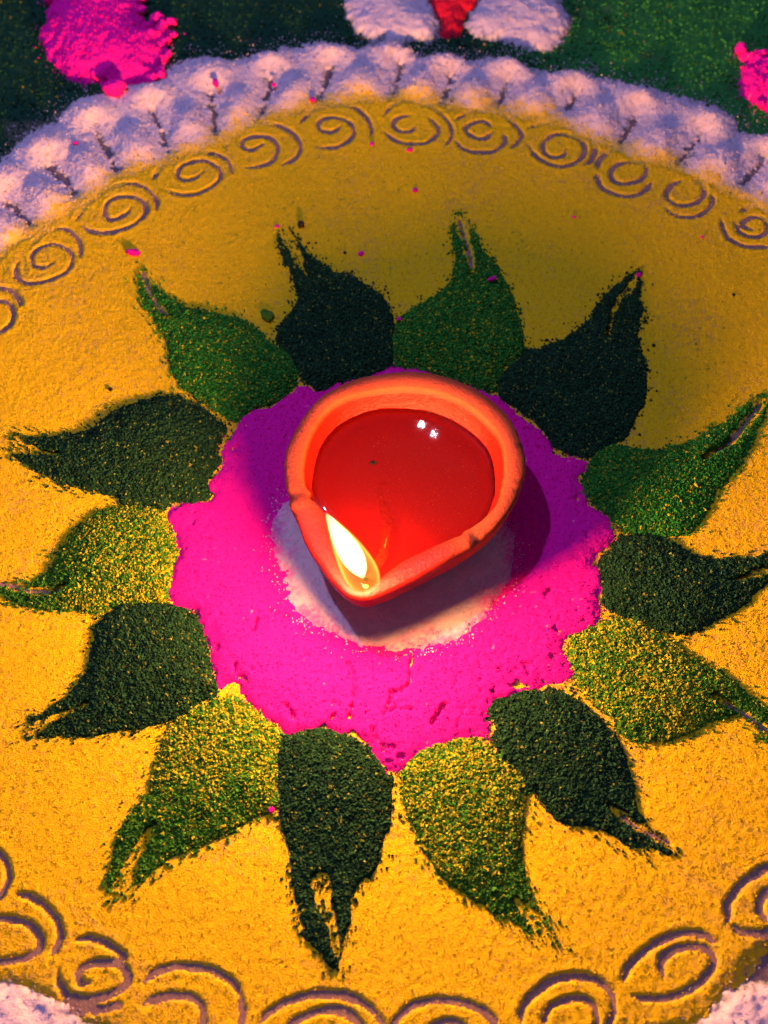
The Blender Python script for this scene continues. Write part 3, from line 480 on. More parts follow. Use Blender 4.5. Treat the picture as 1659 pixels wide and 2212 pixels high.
for i, (b, g0, g1) in enumerate(PET):
    k = keep0 & (own == i)
    # cells straddling two scallops go to the one of their lower-left corner
    k4 = np.zeros_like(k); k4[:-1, :-1] = k[:-1, :-1] & keep0[1:, 1:]
    if not k4.any(): continue
    ny, nx = X.shape
    idx = np.arange(ny * nx).reshape(ny, nx)
    q = np.stack([idx[:-1, :-1], idx[:-1, 1:], idx[1:, 1:], idx[1:, :-1]], -1)[k4[:-1, :-1]]
    us = np.unique(q); rm = np.zeros(ny * nx, np.int64); rm[us] = np.arange(len(us))
    org = np.array([b[0], b[1], 0])
    me = raw_mesh("white_scallop", np.stack([X, Y, H], -1).reshape(-1, 3)[us] - org, rm[q], True, {"yellow": yl.ravel()[us], "green": gl.ravel()[us]})
    o = link("white_scallop", me, M['white'])
    o.location = org * CM
    tag(o, PLAB[i], "powder scallop", "white scallops of the border")
    rg = np.random.default_rng(900 + i)
    ii, jj = np.nonzero(k4)
    pick = rg.integers(0, len(ii), 2200)
    ii, jj = ii[pick], jj[pick]
    far = rg.uniform(0, 1, 2200) < .22                 # dust strewn outwards over the green
    away = np.where(far & (s_out[ii, jj] < .6), rg.exponential(.28, 2200), 0)
    px = X[ii, jj] + rg.uniform(-.03, .03, 2200); py = Y[ii, jj] + rg.uniform(-.03, .03, 2200)
    rl = np.hypot(px - CX, py - CY)
    px, py = px + (px - CX) / rl * away, py + (py - CY) / rl * away
    pz = np.where(away > 0, np.maximum(.13, H[ii, jj]), H[ii, jj]) + rg.uniform(-.012, .012, 2200)
    yy = yl[ii, jj][:, None] > rg.uniform(.1, 1, (2200, 1))
    cl = np.where(yy, np.array([[.86, .56, .02]]), np.array([[.66, .52, .58]])) * rg.uniform(.8, 1.02, (2200, 1))
    cl = np.where(rg.uniform(0, 1, (2200, 1)) < .02, np.array([[.04, .07, .04]]), cl)
    g = link("grains", grains_mesh("grains", np.c_[px, py, pz], rg.uniform(.016, .036, 2200), cl, rg, org), M['grain'], o)
    g["kind"] = "stuff"

# ------------------------------------------------------------------ generic mound of powder
def mound(name, poly, mat, top, slope, base=0.0, res=.05, rough=.03, ragged=.15, seed=0, smoothn=3, extra=None, attrs=None, drop=.06):
    p = smooth_line(poly, smoothn, True)
    x0, x1, y0, y1 = bbox(p, .5)
    X, Y = grid(x0, x1, y0, y1, res)
    s = sdist(X, Y, p)
    s = s + ragged * fbm(X, Y, .42, 3, seed + 1, .6)
    prof = 1 - np.exp(-np.clip(s, 0, None) / slope)
    Z = base - drop * sstep(.1, -.25, s) + (top - base) * prof + rough * fbm(X, Y, .30, 3, seed + 2, .65) * sstep(-.1, .3, s)
    if extra is not None: Z = extra(X, Y, s, Z)
    at = attrs(X, Y, s, Z) if attrs else None
    org = np.array([p[:, 0].mean(), p[:, 1].mean(), base])
    o = link(name, field_mesh(name, X, Y, Z, s > -.16, True, at, None, org), mat)
    o.location = org * CM
    return o, (X, Y, s, Z)

# ------------------------------------------------------------------ pink ring
crk = [smooth_line(c, 3) for c in CRACK]
def pink_extra(X, Y, s, Z):
    Z = Z + .010 * vn(X / .10, Y / .10, 77)
    d = np.full(X.shape, 9.0)
    for c in crk: d = np.minimum(d, dist_line(X, Y, [tuple(p) for p in c]) + .05 * vn(X / .16, Y / .16, 71) + .025 * vn(X / .06, Y / .06, 74))
    Z = Z - .15 * sstep(.075, .015, d)
    flakes = fbm(X, Y, .5, 3, 72, .7)
    edge = sstep(1.2, .1, s)
    Z = Z + (.045 * edge + .007) * flakes
    pits = sstep(.62, .85, vn(X / .17, Y / .17, 73) + .5 * edge * fbm(X, Y, 1.4, 2, 75))
    return Z - .10 * pits * sstep(0, .3, s) * (.35 + edge)
def pink_attr(X, Y, s, Z):
    return {"white": sstep(.90, .99, vn(X / .12, Y / .12, 76)) * .35}
def grains_on(o, F, rgb, dens, seed, rmin=.016, rmax=.040, stray=.10, extra_rgb=None):
    """loose grains over a mound and strewn just past its foot"""
    X, Y, s, Z = F
    rg = np.random.default_rng(seed)
    n = int((X.max() - X.min()) * (Y.max() - Y.min()) * dens)
    i, j = rg.integers(0, X.shape[0], n), rg.integers(0, X.shape[1], n)
    sv = s[i, j]
    ok = (sv > 0) | (rg.uniform(0, 1, n) < .5 * np.exp(sv / stray))
    i, j = i[ok], j[ok]
    n = len(i)
    pos = np.c_[X[i, j] + rg.uniform(-.03, .03, n), Y[i, j] + rg.uniform(-.03, .03, n), np.maximum(Z[i, j], .12) + rg.uniform(-.015, .015, n)]
    g = link("grains", grains_mesh("grains", pos, rg.uniform(rmin, rmax, n), np.array([rgb]) * rg.uniform(.75, 1.05, (n, 1)), rg, np.array(o.location) / CM), M['grain'], o)
    g["kind"] = "stuff"
o, _ = mound("pink_powder_ring", PINK, M['pink'], .31, .20, .15, .047, .016, .13, 70, 3, pink_extra, pink_attr, .05)
pink_ring = o
rng = np.random.default_rng(12)
pp = smooth_line(PINK, 3, True)
n = 60000
gx, gy = rng.uniform(-6.5, 7.5, n), rng.uniform(-8.5, 6, n)
s_ = sdist(gx, gy, pp)
ok = ((s_ > 0) & (rng.uniform(0, 1, n) < .45)) | ((s_ <= 0) & (s_ > -.5) & (rng.uniform(0, 1, n) < .5 * np.exp(s_ / .09)))
ok &= ~inside(gx, gy, [tuple(p) for p in WHITE])
gx, gy, s_ = gx[ok], gy[ok], s_[ok]
n = len(gx)
_pf = _
_i = np.clip(((gy - _pf[1][0, 0]) / .047).astype(int), 0, _pf[0].shape[0] - 1); _j = np.clip(((gx - _pf[0][0, 0]) / .047).astype(int), 0, _pf[0].shape[1] - 1)
gz = np.where(s_ > 0, _pf[3][_i, _j], np.maximum(disc_top(gx, gy), .1) + .02)
cl = np.array([[.95, .004, .36]]) * rng.uniform(.75, 1.05, (n, 1))
g = link("pink_grains", grains_mesh("pink_grains", np.c_[gx, gy, gz + rng.uniform(-.012, .012, n)], rng.uniform(.014, .034, n), cl, rng, np.array(o.location) / CM), M['grain'], o)
g["kind"] = "stuff"
tag(o, "bright pink powder ring with toothed edge and cracks around the clay lamp", "powder ring")
def white_extra(X, Y, s, Z):
    pits = sstep(.55, .9, vn(X / .11, Y / .11, 81)) * sstep(.9, .2, s)
    return Z - .05 * pits + .014 * vn(X / .08, Y / .08, 82)
def white_attr(X, Y, s, Z):
    z = np.zeros_like(X)
    return {"yellow": z, "green": z, "pink": sstep(.75, -.05, s + .45 * fbm(X, Y, .6, 3, 86) + .25 * vn(X / .07, Y / .07, 87)) * .8}
o, _ = mound("white_powder_patch", WHITE, M['white_pink'], .44, .28, .22, .047, .03, .16, 80, 3, white_extra, white_attr, .1)
rng = np.random.default_rng(13)
pp = smooth_line(WHITE, 3, True)
n = 16000
gx, gy = rng.uniform(-4, 5, n), rng.uniform(-6, 2, n)
s_ = sdist(gx, gy, pp)
ok = ((s_ > 0) & (rng.uniform(0, 1, n) < .30)) | ((s_ <= 0) & (rng.uniform(0, 1, n) < .75 * np.exp(s_ / .10)))
gx, gy, s_ = gx[ok], gy[ok], s_[ok]
n = len(gx)
_i = np.clip(((gy - _[1][0, 0]) / .047).astype(int), 0, _[0].shape[0] - 1); _j = np.clip(((gx - _[0][0, 0]) / .047).astype(int), 0, _[0].shape[1] - 1)
cl = np.array([[.84, .62, .60]]) * rng.uniform(.75, 1.05, (n, 1))
g = link("grains", grains_mesh("grains", np.c_[gx, gy, np.maximum(_[3][_i, _j], .30) + rng.uniform(-.012, .012, n)], rng.uniform(.014, .036, n), cl, rng, np.array(o.location) / CM), M['grain'], o)
g["kind"] = "stuff"
tag(o, "white powder patch on the pink ring directly under the clay lamp", "powder patch")

# ------------------------------------------------------------------ fourteen powder leaves
LLAB = ["mid green powder leaf pointing to the upper left, brown slit down its tip",
        "dark green powder leaf pointing up beside the black round seed",
        "mid green powder leaf pointing straight up behind the lamp, tallest tip",
        "dark green powder leaf pointing to the upper right behind the lamp rim",
        "mid green powder leaf right of the lamp reaching up to the right edge",
        "dark brownish green powder leaf right of the lamp pointing at the right edge",
        "yellow green speckled powder leaf at the right, its slit tip cut by the right edge",
        "dark green powder leaf pointing lower right with a reddish slit at its tip",
        "yellow green speckled powder leaf below the pink ring pointing down to the right",
        "dark green powder leaf pointing straight down, forked tip with yellow inside",
        "yellow green speckled powder leaf pointing lower left, broad forked tip",
        "dark green powder leaf at the lower left with crumbs scattered off its tip",
        "yellow green powder leaf at the left with thin tip cut by the left edge",
        "dark green powder leaf pointing left with a small yellow loop at its tip"]
for li, (kind, out, gr, brown, gw) in enumerate(LEAF):
    rng = np.random.default_rng(100 + li)
    poly = smooth_line(out, 3, True)
    grp = [tuple(p) for p in smooth_line(gr, 3)]
    c0 = poly.mean(0)
    x0, x1, y0, y1 = bbox(poly, .6)
    X, Y = grid(x0, x1, y0, y1, .055)
    def leaf_fields(X, Y):
        s = sdist(X, Y, poly) + .09 * fbm(X, Y, .35, 3, 200 + li, .65)
        gdist, par = dist_line(X, Y, grp, True)
        # par 0 at the tip
        wloc = (gw + (.05 if brown else 0)) * (1.0 - (.55 if brown else .75) * par)
        cut = sstep(1.25, .55, (gdist + .10 * fbm(X, Y, .30, 2, 230 + li)) / (wloc + .02))
        return s, cut, gdist
    s, cut, gdist = leaf_fields(X, Y)
    def leaf_height(X, Y, s, cut):
        body = 1 - np.exp(-np.clip(s, 0, None) / .45)
        bulge = 1 - np.exp(-np.clip(s, 0, None) / 1.3)
        tipf = .30 + .70 * sstep(.3, 3.2, np.hypot(X - gr[0][0], Y - gr[0][1]))
        h = ZY + .02 + .17 * body * tipf + .20 * bulge * tipf + .035 * fbm(X, Y, .8, 2, 260 + li) * body + .03 * fbm(X, Y, .16, 2, 290 + li)
        h = h - .10 * sstep(.06, -.2, s)
        return h * (1 - cut) + (ZY - .07) * cut
    Z = leaf_height(X, Y, s, cut)
    org = np.array([c0[0], c0[1], ZY])
    root = empty("powder_leaf", org)
    tag(root, LLAB[li], "powder leaf", "green leaves around the pink ring")
    me = field_mesh("mound", X, Y, Z, (s > -.10) & (cut < .97), True, None, None, org)
    link("mound", me, M['leaf_mid'] if kind == "mid" else M['leaf_dark'], root)
    # loose grains over the mound and strewn past its edge
    area = (x1 - x0) * (y1 - y0)
    nc = int(area * 570)
    px, py = rng.uniform(x0, x1, nc), rng.uniform(y0, y1, nc)
    s, cut, gdist = leaf_fields(px, py)
    keep = ((s > 0.02) & (cut < .35 + .3 * rng.uniform(0, 1, nc))) | ((s > -.45) & (s <= .02) & (rng.uniform(0, 1, nc) < .24 * np.exp(s / .10)) ) | ((s > 0) & (cut >= .35) & (rng.uniform(0, 1, nc) < .16))
    px, py, s, cut = px[keep], py[keep], s[keep], cut[keep]
    n = len(px)
    on = (s > 0.02) & (cut < .6)
    z = np.where(on, leaf_height(px, py, s, cut) + rng.uniform(-.012, .03, n), disc_top(px, py) + .02)
    r = rng.uniform(.022, .054, n) * np.where(on, 1, 1.0)
    r *= np.where(rng.uniform(0, 1, n) < .10, 1.45, 1)
    tipd = np.hypot(px - gr[0][0], py - gr[0][1])
    u = rng.uniform(0, 1, n)[:, None]
    patch = fbm(px, py, 1.3, 2, 320 + li)[:, None]
    if kind == "mid":
        gcol = np.array([[.045, .175, .012]] if 6 <= li <= 12 else [[.026, .20, .018]]) * rng.uniform(.35, 1.5, (n, 1))
        ycol = np.array([[.44, .42, .014]]) * rng.uniform(.5, 1.25, (n, 1))
        front = .42 if 6 <= li <= 12 else .06
        fy = (front + .34 * patch * (6 <= li <= 12)) * sstep(1.0, 3.6, tipd)[:, None] + .05
        rgb = np.where(u < fy, ycol, gcol)
    else:
        gcol = np.array([[.013, .052, .016]]) * rng.uniform(.3, 1.8, (n, 1))
        ycol = np.array([[.16, .18, .02]]) * rng.uniform(.5, 1.6, (n, 1))
        rgb = np.where(u < .05 + .04 * patch, ycol, gcol)
    g = link("grains", grains_mesh("grains", np.c_[px, py, z], r, rgb, rng, org, False), M['grain'], root)          # leaf crumbs keep eight faces
    g["kind"] = "stuff"

# ------------------------------------------------------------------ heaps and mounds at the edges
def heap_extra(seed):
    def f(X, Y, s, Z):
        fl = fbm(X, Y, .42, 3, seed, .7)
        e = sstep(1.5, .1, s)
        return Z + (.08 * e + .02) * fl + .022 * vn(X / .15, Y / .15, seed + 5) + .02 * vn(X / .09, Y / .09, seed + 6)
    return f
o, _ = mound("pink_powder_heap", HEAP[0], M['pink'], .85, .60, .12, .06, .03, .16, 400, 3, heap_extra(401), pink_attr, .2)
grains_on(o, _, (.95, .004, .36), 90, 801, .02, .06, .14)
heap_a = tag(o, "large crumbly pink powder heap at the top left on dark green powder", "powder heap")
o, _ = mound("pink_powder_heap", HEAP[1], M['pink'], .75, .55, .12, .06, .03, .16, 410, 3, heap_extra(411), pink_attr, .2)
grains_on(o, _, (.95, .004, .36), 90, 802, .02, .06, .14)
heap_b = tag(o, "smaller pink powder heap cut by the right edge near the top", "powder heap")
def soft_white(seed):
    def f(X, Y, s, Z):
        return Z + .10 * fbm(X, Y, 1.6, 2, seed) * sstep(0, .6, s) + .016 * vn(X / .10, Y / .10, seed + 1)
    return f
def zero_attr(X, Y, s, Z):
    return {"yellow": np.zeros_like(X), "green": sstep(.30, -.10, s + .25 * vn(X / .11, Y / .11, 62)) * .8}
for i, (pl, lb) in enumerate(zip(TOPWHITE, ("white powder mound at the top left of the red powder tip", "white powder mound at the top right of the red powder tip"))):
    o, _ = mound("white_powder_mound", pl, M['white'], .62, .55, .1, .06, .04, .22, 430 + 10 * i, 3, soft_white(431 + 10 * i), zero_attr, .15)
    grains_on(o, _, (.66, .52, .58), 60, 810 + i, .016, .036, .18)
    tag(o, lb, "powder mound", "white mounds of the top motif")
o, _ = mound("red_powder_tip", RED, M['red'], .42, .25, .1, .06, .04, .14, 450, 3)
grains_on(o, _, (.72, .01, .035), 90, 815, .016, .04, .10)
tag(o, "red powder tip between the two white mounds at the top edge", "powder stroke")
for i, (pl, lb) in enumerate(zip(CORNER, ("white powder mound in the bottom left corner", "white powder mound in the bottom right corner"))):
    o, _ = mound("white_powder_mound", pl, M['white'], .55, .7, .02, .06, .04, .35, 460 + 10 * i, 3, soft_white(461 + 10 * i), zero_attr, .1)
    grains_on(o, _, (.66, .52, .58), 60, 820 + i, .014, .034, .2)
    tag(o, lb, "powder mound")

# ------------------------------------------------------------------ crumbs, seed, specks
def lump(name, x, y, z, r, mat, seed, flat=.7, stretch=(1, 1), rotz=0.):
    n, m = 14, 9
    co = []
    rg = np.random.default_rng(seed)
    ph = rg.uniform(0, 6.28, 6)
    for j in range(m + 1):
        v = math.pi * j / m
        for i in range(n):
            u = 2 * math.pi * i / n
            d = np.array([math.sin(v) * math.cos(u), math.sin(v) * math.sin(u), math.cos(v)])
            k = 1 + .16 * math.sin(3 * d[0] + ph[0]) * math.cos(4 * d[1] + ph[1]) + .12 * math.sin(7 * d[0] + 5 * d[2] + ph[2]) + .08 * math.sin(11 * d[1] + ph[3])
            p = d * k * r
            p = np.array([p[0] * stretch[0], p[1] * stretch[1], p[2] * flat])
            c, s_ = math.cos(rotz), math.sin(rotz)
            co.append((p[0] * c - p[1] * s_, p[0] * s_ + p[1] * c, p[2]))
    fc = [(j * n + i, (j + 1) * n + i, (j + 1) * n + (i + 1) % n, j * n + (i + 1) % n) for j in range(m) for i in range(n)]
    o = link(name, raw_mesh(name, co, fc, True, {"white": np.zeros(len(co))}), mat)
    o.location = (x * CM, y * CM, z * CM)
    return o
CLAB = ["largest pink crumb on the yellow bed, above the upper left leaf tip", "tiny pink crumb just left of the black seed", "pink crumb under the middle spiral of the top row",
        "pink crumb on the yellow bed below the top row of spirals", "pink crumb on the yellow bed between the two upper leaf tips", "pink crumb at the edge of the spiral left of the top middle",
        "long pink crumb on the white scallop right of the big pink heap", "pink crumb beside a slanting groove in the white border", "pink crumb at the inner edge of the white border above a spiral",
        "pink crumb on the white border near the left edge", "faint pink crumb right of the tallest leaf tip", "faint pink crumb near the spiral at the right edge",
        "mauve crumb lying on the tallest mid green leaf", "mauve crumb where two leaves meet behind the lamp", "reddish pink crumb at the tip of the upper right dark leaf", "pink crumb between two leaves at the lower left"]
for i, ((x, y, r), lb) in enumerate(zip(CRUMB, CLAB)):
    z = {6: .50, 7: .30, 8: .22, 9: .35, 12: .50, 13: .30, 15: .24}.get(i, .19)
    o = lump("pink_crumb", x, y, z, r, M['pink'], 500 + i, .6, (1.5, .8) if i in (0, 6, 12) else (1.1, .9), .3 * i if i else -.1)
    tag(o, lb, "crumb", "pink crumbs fallen on the powder")
tag(lump("pink_lump", *LUMP, .48, .42, M['pink'], 540, .75, (1.05, .85), .2), "loose pink lump resting on the white border below the big pink heap", "powder lump")
tag(lump("black_seed", SEED[0], SEED[1], .26, .125, M['seed'], 550, .95), "round black seed on the yellow bed above a dark leaf", "seed")
tag(lump("green_clump", CLUMP[0], CLUMP[1], .22, .24, M['leaf_mid'], 551, .6, (.85, 1.15), .5), "small clump of green powder between the two upper left leaves", "powder clump")
SLAB = ["dark speck on the crest of a white scallop, right of centre", "dark speck on the large white scallop near the right pink heap", "dark red speck on the yellow bed above the leaf pointing left",
        "dark speck on the yellow bed near the right edge", "upper of two dark specks right of the upper right dark leaf", "dark speck on the yellow bed right of the black seed", "lower of two dark specks right of the upper right dark leaf"]
for i, ((x, y), lb) in enumerate(zip(SPECK, SLAB)):
    tag(lump("dark_speck", x, y, .48 if i < 2 else .19, .07 if i < 3 else .055, M['speck'], 560 + i, .7), lb, "speck", "dark specks")

def heap_crumbs(heap, poly, n, seed, weight):
    """loose pink crumbs along the rim of a heap"""
    rg = np.random.default_rng(seed)
    p = smooth_line(poly, 3, True)
    c = p.mean(0)
    k = 0
    while k < n:
        q = p[rg.integers(0, len(p))]
        if rg.uniform() > weight(q, c): continue
        q = c + (q - c) * rg.uniform(.80, 1.06)
        r = rg.uniform(.07, .26)
        o = lump("crumb", q[0], q[1], .16 + r * .5 + rg.uniform(0, .15), r, M['pink'], seed * 50 + k, .8, (rg.uniform(.8, 1.3), rg.uniform(.8, 1.1)), rg.uniform(0, 3))
        o.location = [a - b for a, b in zip(o.location, heap.location)]
        o.parent = heap
        k += 1
heap_crumbs(heap_a, HEAP[0], 46, 21, lambda q, c: 1.0 if (q[0] > c[0] and q[1] < c[1] + 3) else .25)
heap_crumbs(heap_b, HEAP[1], 14, 22, lambda q, c: 1.0)

# ------------------------------------------------------------------ clay lamp
BC = np.array([0.63, 0.20])
def polar(poly):
    p = smooth_line(poly, 6, True) - BC
    th, r = np.arctan2(p[:, 1], p[:, 0]), np.hypot(p[:, 0], p[:, 1])
    k = np.argsort(th)
    return lambda t: np.interp(t, np.r_[th[k] - 2 * np.pi, th[k], th[k] + 2 * np.pi], np.tile(r[k], 3))
r_out, r_in = polar(RIM), polar(INNER)
NT = 220
th = np.linspace(-np.pi, np.pi, NT, endpoint=False)
spout = math.atan2(-3.6 - BC[1], -0.6 - BC[0])
dth = np.abs((th - spout + np.pi) % (2 * np.pi) - np.pi)
ro, ri = r_out(th), r_in(th)
ker = np.array([1, 2, 3, 2, 1]) / 9.
sm = lambda a: np.convolve(np.r_[a[-2:], a, a[:2]], ker, 'valid')
ro, ri = sm(ro), sm(ri)
circ_o, circ_i = 3.45, 2.95
lip = np.exp(-(dth / .42) ** 2)                    # how far a direction belongs to the spout
rings = []                                          # (radius per angle, z per angle)
Z0 = .34
rim_z = 2.40 + .035 * np.sin(2 * th + .6) + .025 * np.sin(5 * th + 2) + .018 * np.sin(9 * th)
for f, zf, wt in [(.0, 0, 0), (.30, 0, 0), (.58, .0, 0), (.63, .03, .03), (.71, .09, .14), (.80, .20, .35), (.88, .33, .65), (.935, .47, .85), (.968, .62, .95), (.985, .76, 1), (.996, .88, 1), (1.0, .945, 1), (.993, .985, 1)]:
    rr_ = f * (circ_o * (1 - wt) + ro * wt)
    rings.append((rr_, Z0 + (rim_z - Z0) * zf))
rings.append((ro * .80 + ri * .20, rim_z + .024))
rings.append((ro * .45 + ri * .55, rim_z + .022))
rings.append((ro * .10 + ri * .90, rim_z + .0))
rings.append((ri, rim_z - .06))
for f, zf, wt in [(.982, .86, 1), (.960, .74, .99), (.93, .62, .96), (.89, .50, .9), (.83, .39, .78), (.73, .29, .55), (.58, .23, .3), (.35, .205, 0), (0, .20, 0)]:
    rr_ = f * (circ_i * (1 - wt) + ri * wt)
    rings.append((rr_, Z0 + (rim_z - Z0) * zf))
co = []
NR = len(rings)
for j, (rr_, zz) in enumerate(rings):
    x, y = BC[0] + rr_ * np.cos(th), BC[1] + rr_ * np.sin(th)
    nzv = .030 * fbm(x + zz * .6, y - zz * .8, .9, 3, 600) + .012 * vn(x / .16 + zz * 4, y / .16, 601)
    k = (np.arange(NT))
    scale = 1 + nzv / 3.2
    # pinch marks where the lip was folded to make the spout
    for a0, wdt, amp in ((spout - .95, .05, -.022), (spout - .86, .05, .022), (spout + .98, .05, -.016), (spout + .90, .06, .012), (spout + 1.62, .03, -.014), (spout + 1.72, .025, -.012)):
        da_ = (th - a0 + np.pi) % (2 * np.pi) - np.pi
        if 9 <= j <= 17: scale = scale + amp * np.exp(-(da_ / wdt) ** 2) * (.6 if j < 12 else 1)
        if 9 <= j <= 17: zz = zz + amp * 1.2 * np.exp(-(da_ / wdt) ** 2)
    co += list(zip(BC[0] + rr_ * scale * np.cos(th), BC[1] + rr_ * scale * np.sin(th), zz))
fc = [(j * NT + i, j * NT + (i + 1) % NT, (j + 1) * NT + (i + 1) % NT, (j + 1) * NT + i) for j in range(NR - 1) for i in range(NT)]
co = np.array(co)
wet = np.exp(-(np.abs((np.arctan2(co[:, 1] - BC[1], co[:, 0] - BC[0]) - spout + np.pi) % (2 * np.pi) - np.pi) / .80) ** 6) * sstep(1.0, 1.9, co[:, 2])
inner_wet = np.zeros(len(co)); inner_wet[17 * NT:] = 1
wet = np.maximum(wet, inner_wet)
def clay():
    m, N, L = new_mat("terracotta")
    b = N["Principled BSDF"]
    tc = N.new("ShaderNodeTexCoord")
    mp = N.new("ShaderNodeMapping"); mp.inputs["Scale"].default_value = (100, 100, 100)
    L.new(tc.outputs["Object"], mp.inputs["Vector"])
    nz = N.new("ShaderNodeTexNoise"); nz.inputs["Scale"].default_value = 1.6; nz.inputs["Detail"].default_value = 6; nz.inputs["Roughness"].default_value = .7
    L.new(mp.outputs[0], nz.inputs["Vector"])
    cr = N.new("ShaderNodeValToRGB")
    cr.color_ramp.elements[0].position = .3; cr.color_ramp.elements[0].color = (.50, .058, .009, 1)
    cr.color_ramp.elements[1].position = .7; cr.color_ramp.elements[1].color = (.60, .085, .014, 1)
    L.new(nz.outputs["Fac"], cr.inputs[0])
    at = N.new("ShaderNodeAttribute"); at.attribute_name = "wet"
    mx = N.new("ShaderNodeMix"); mx.data_type = 'RGBA'
    L.new(at.outputs["Fac"], mx.inputs["Factor"]); L.new(cr.outputs[0], mx.inputs["A"]); mx.inputs["B"].default_value = (.50, .013, .005, 1)
    sp = N.new("ShaderNodeTexNoise"); sp.inputs["Scale"].default_value = 7; sp.inputs["Detail"].default_value = 3
    L.new(mp.outputs[0], sp.inputs["Vector"])
    rp = N.new("ShaderNodeMapRange"); rp.inputs["From Min"].default_value = .70; rp.inputs["From Max"].default_value = .76; rp.inputs["To Max"].default_value = .7
    L.new(sp.outputs["Fac"], rp.inputs["Value"])
    m2 = N.new("ShaderNodeMix"); m2.data_type = 'RGBA'
    L.new(rp.outputs[0], m2.inputs["Factor"]); L.new(mx.outputs["Result"], m2.inputs["A"]); m2.inputs["B"].default_value = (.28, .06, .03, 1)
    ca = N.new("ShaderNodeAttribute"); ca.attribute_name = "crack"
    m3 = N.new("ShaderNodeMix"); m3.data_type = 'RGBA'
    L.new(ca.outputs["Fac"], m3.inputs["Factor"]); L.new(m2.outputs["Result"], m3.inputs["A"]); m3.inputs["B"].default_value = (.10, .018, .008, 1)
    L.new(m3.outputs["Result"], b.inputs["Base Color"])
    rg = N.new("ShaderNodeMapRange"); rg.inputs["To Min"].default_value = .70; rg.inputs["To Max"].default_value = .32
    L.new(at.outputs["Fac"], rg.inputs["Value"]); L.new(rg.outputs[0], b.inputs["Roughness"])
    n2 = N.new("ShaderNodeTexNoise"); n2.inputs["Scale"].default_value = 9; n2.inputs["Detail"].default_value = 6; n2.inputs["Roughness"].default_value = .7
    L.new(mp.outputs[0], n2.inputs["Vector"])
    bp = N.new("ShaderNodeBump"); bp.inputs["Strength"].default_value = .6; bp.inputs["Distance"].default_value = .06 * CM
    L.new(n2.outputs["Fac"], bp.inputs["Height"]); L.new(bp.outputs[0], b.inputs["Normal"])
    return m
M['clay'] = clay()
org = np.array([BC[0], BC[1], Z0])
cth = np.arctan2(co[:, 1] - BC[1], co[:, 0] - BC[0])
ridx = np.repeat(np.arange(NR), NT)
crack = np.where((ridx == 12) & (cth > -.75) & (cth < .35), np.clip(.55 + .8 * vn(cth * 9, cth * 3 + 2, 91), 0, 1), 0)
crack = np.maximum(crack, np.where((ridx >= 12) & (ridx <= 14) & (np.abs((cth - spout - .98 + np.pi) % (2 * np.pi) - np.pi) < .02), .8, 0))
crack = np.maximum(crack, np.where((ridx >= 11) & (ridx <= 13) & (np.abs((cth - .18 + np.pi) % (2 * np.pi) - np.pi) < .03), .9, 0))
lampo = link("clay_lamp", raw_mesh("clay_lamp", co - org, fc, True, {"wet": wet, "crack": crack}), M['clay'])
lampo.location = org * CM
tag(lampo, "round terracotta oil lamp with pinched spout, lit, on the white powder patch", "oil lamp")

# oil
OZ = 1.54
def ring_at(z):
    """inner wall radius at height z"""
    inn = rings[16:]
    out = np.zeros(NT)
    for i in range(NT):
        zs = [r[1][i] for r in inn][::-1]; rs = [r[0][i] for r in inn][::-1]
        out[i] = np.interp(z, zs, rs)
    return out
ra = ring_at(OZ)
co, NF = [], 14
for j in range(NF + 1):
    f = j / NF
    z = OZ + .05 * math.exp(-((1 - f) / .03) ** 2)
    for i in range(NT):
        rr_ = ra[i] * f * (1 + .02 * (j == NF))
        co.append((BC[0] + rr_ * math.cos(th[i]), BC[1] + rr_ * math.sin(th[i]), z))
for i in range(NT):                                # the body goes on down inside the clay
    co.append((BC[0] + ra[i] * 1.03 * math.cos(th[i]), BC[1] + ra[i] * 1.03 * math.sin(th[i]), OZ - .25))
fc = [(j * NT + i, (j + 1) * NT + i, (j + 1) * NT + (i + 1) % NT, j * NT + (i + 1) % NT) for j in range(NF + 1) for i in range(NT)]
def oil():
    m, N, L = new_mat("lamp_oil")
    out = N["Material Output"]
    N.remove(N["Principled BSDF"])
    tr = N.new("ShaderNodeBsdfTransparent"); tr.inputs[0].default_value = (.99, .46, .28, 1)
    gl = N.new("ShaderNodeBsdfGlossy"); gl.inputs["Roughness"].default_value = .02
    fr = N.new("ShaderNodeFresnel"); fr.inputs["IOR"].default_value = 1.47
    mx = N.new("ShaderNodeMixShader")
    df = N.new("ShaderNodeBsdfDiffuse"); df.inputs[0].default_value = (.80, .018, .008, 1)      # turbid oil scatters some light back
    m0 = N.new("ShaderNodeMixShader"); m0.inputs[0].default_value = .17
    L.new(tr.outputs[0], m0.inputs[1]); L.new(df.outputs[0], m0.inputs[2])
    L.new(fr.outputs[0], mx.inputs[0]); L.new(m0.outputs[0], mx.inputs[1]); L.new(gl.outputs[0], mx.inputs[2])
    L.new(mx.outputs[0], out.inputs["Surface"])
    return m
M['oil'] = oil()
oilo = link("lamp_oil", raw_mesh("lamp_oil", np.array(co) - [BC[0], BC[1], OZ], fc, True), M['oil'])
oilo.location = (BC[0] * CM, BC[1] * CM, OZ * CM)
tag(oilo, "clear reddish oil filling the terracotta lamp", "oil")
rng = np.random.default_rng(7)
n = 260
a, q = rng.uniform(0, 6.283, n), np.sqrt(rng.uniform(0, 1, n)) * 2.0
pos = np.c_[BC[0] + .35 + q * np.cos(a), BC[1] + .1 + q * np.sin(a), np.full(n, OZ - .012)]
g = link("floating_dust", grains_mesh("floating_dust", pos, rng.uniform(.006, .016, n), np.tile([[.85, .45, .16]], (n, 1)), rng, (BC[0], BC[1], OZ)), M['grain'], oilo)
g["kind"] = "stuff"

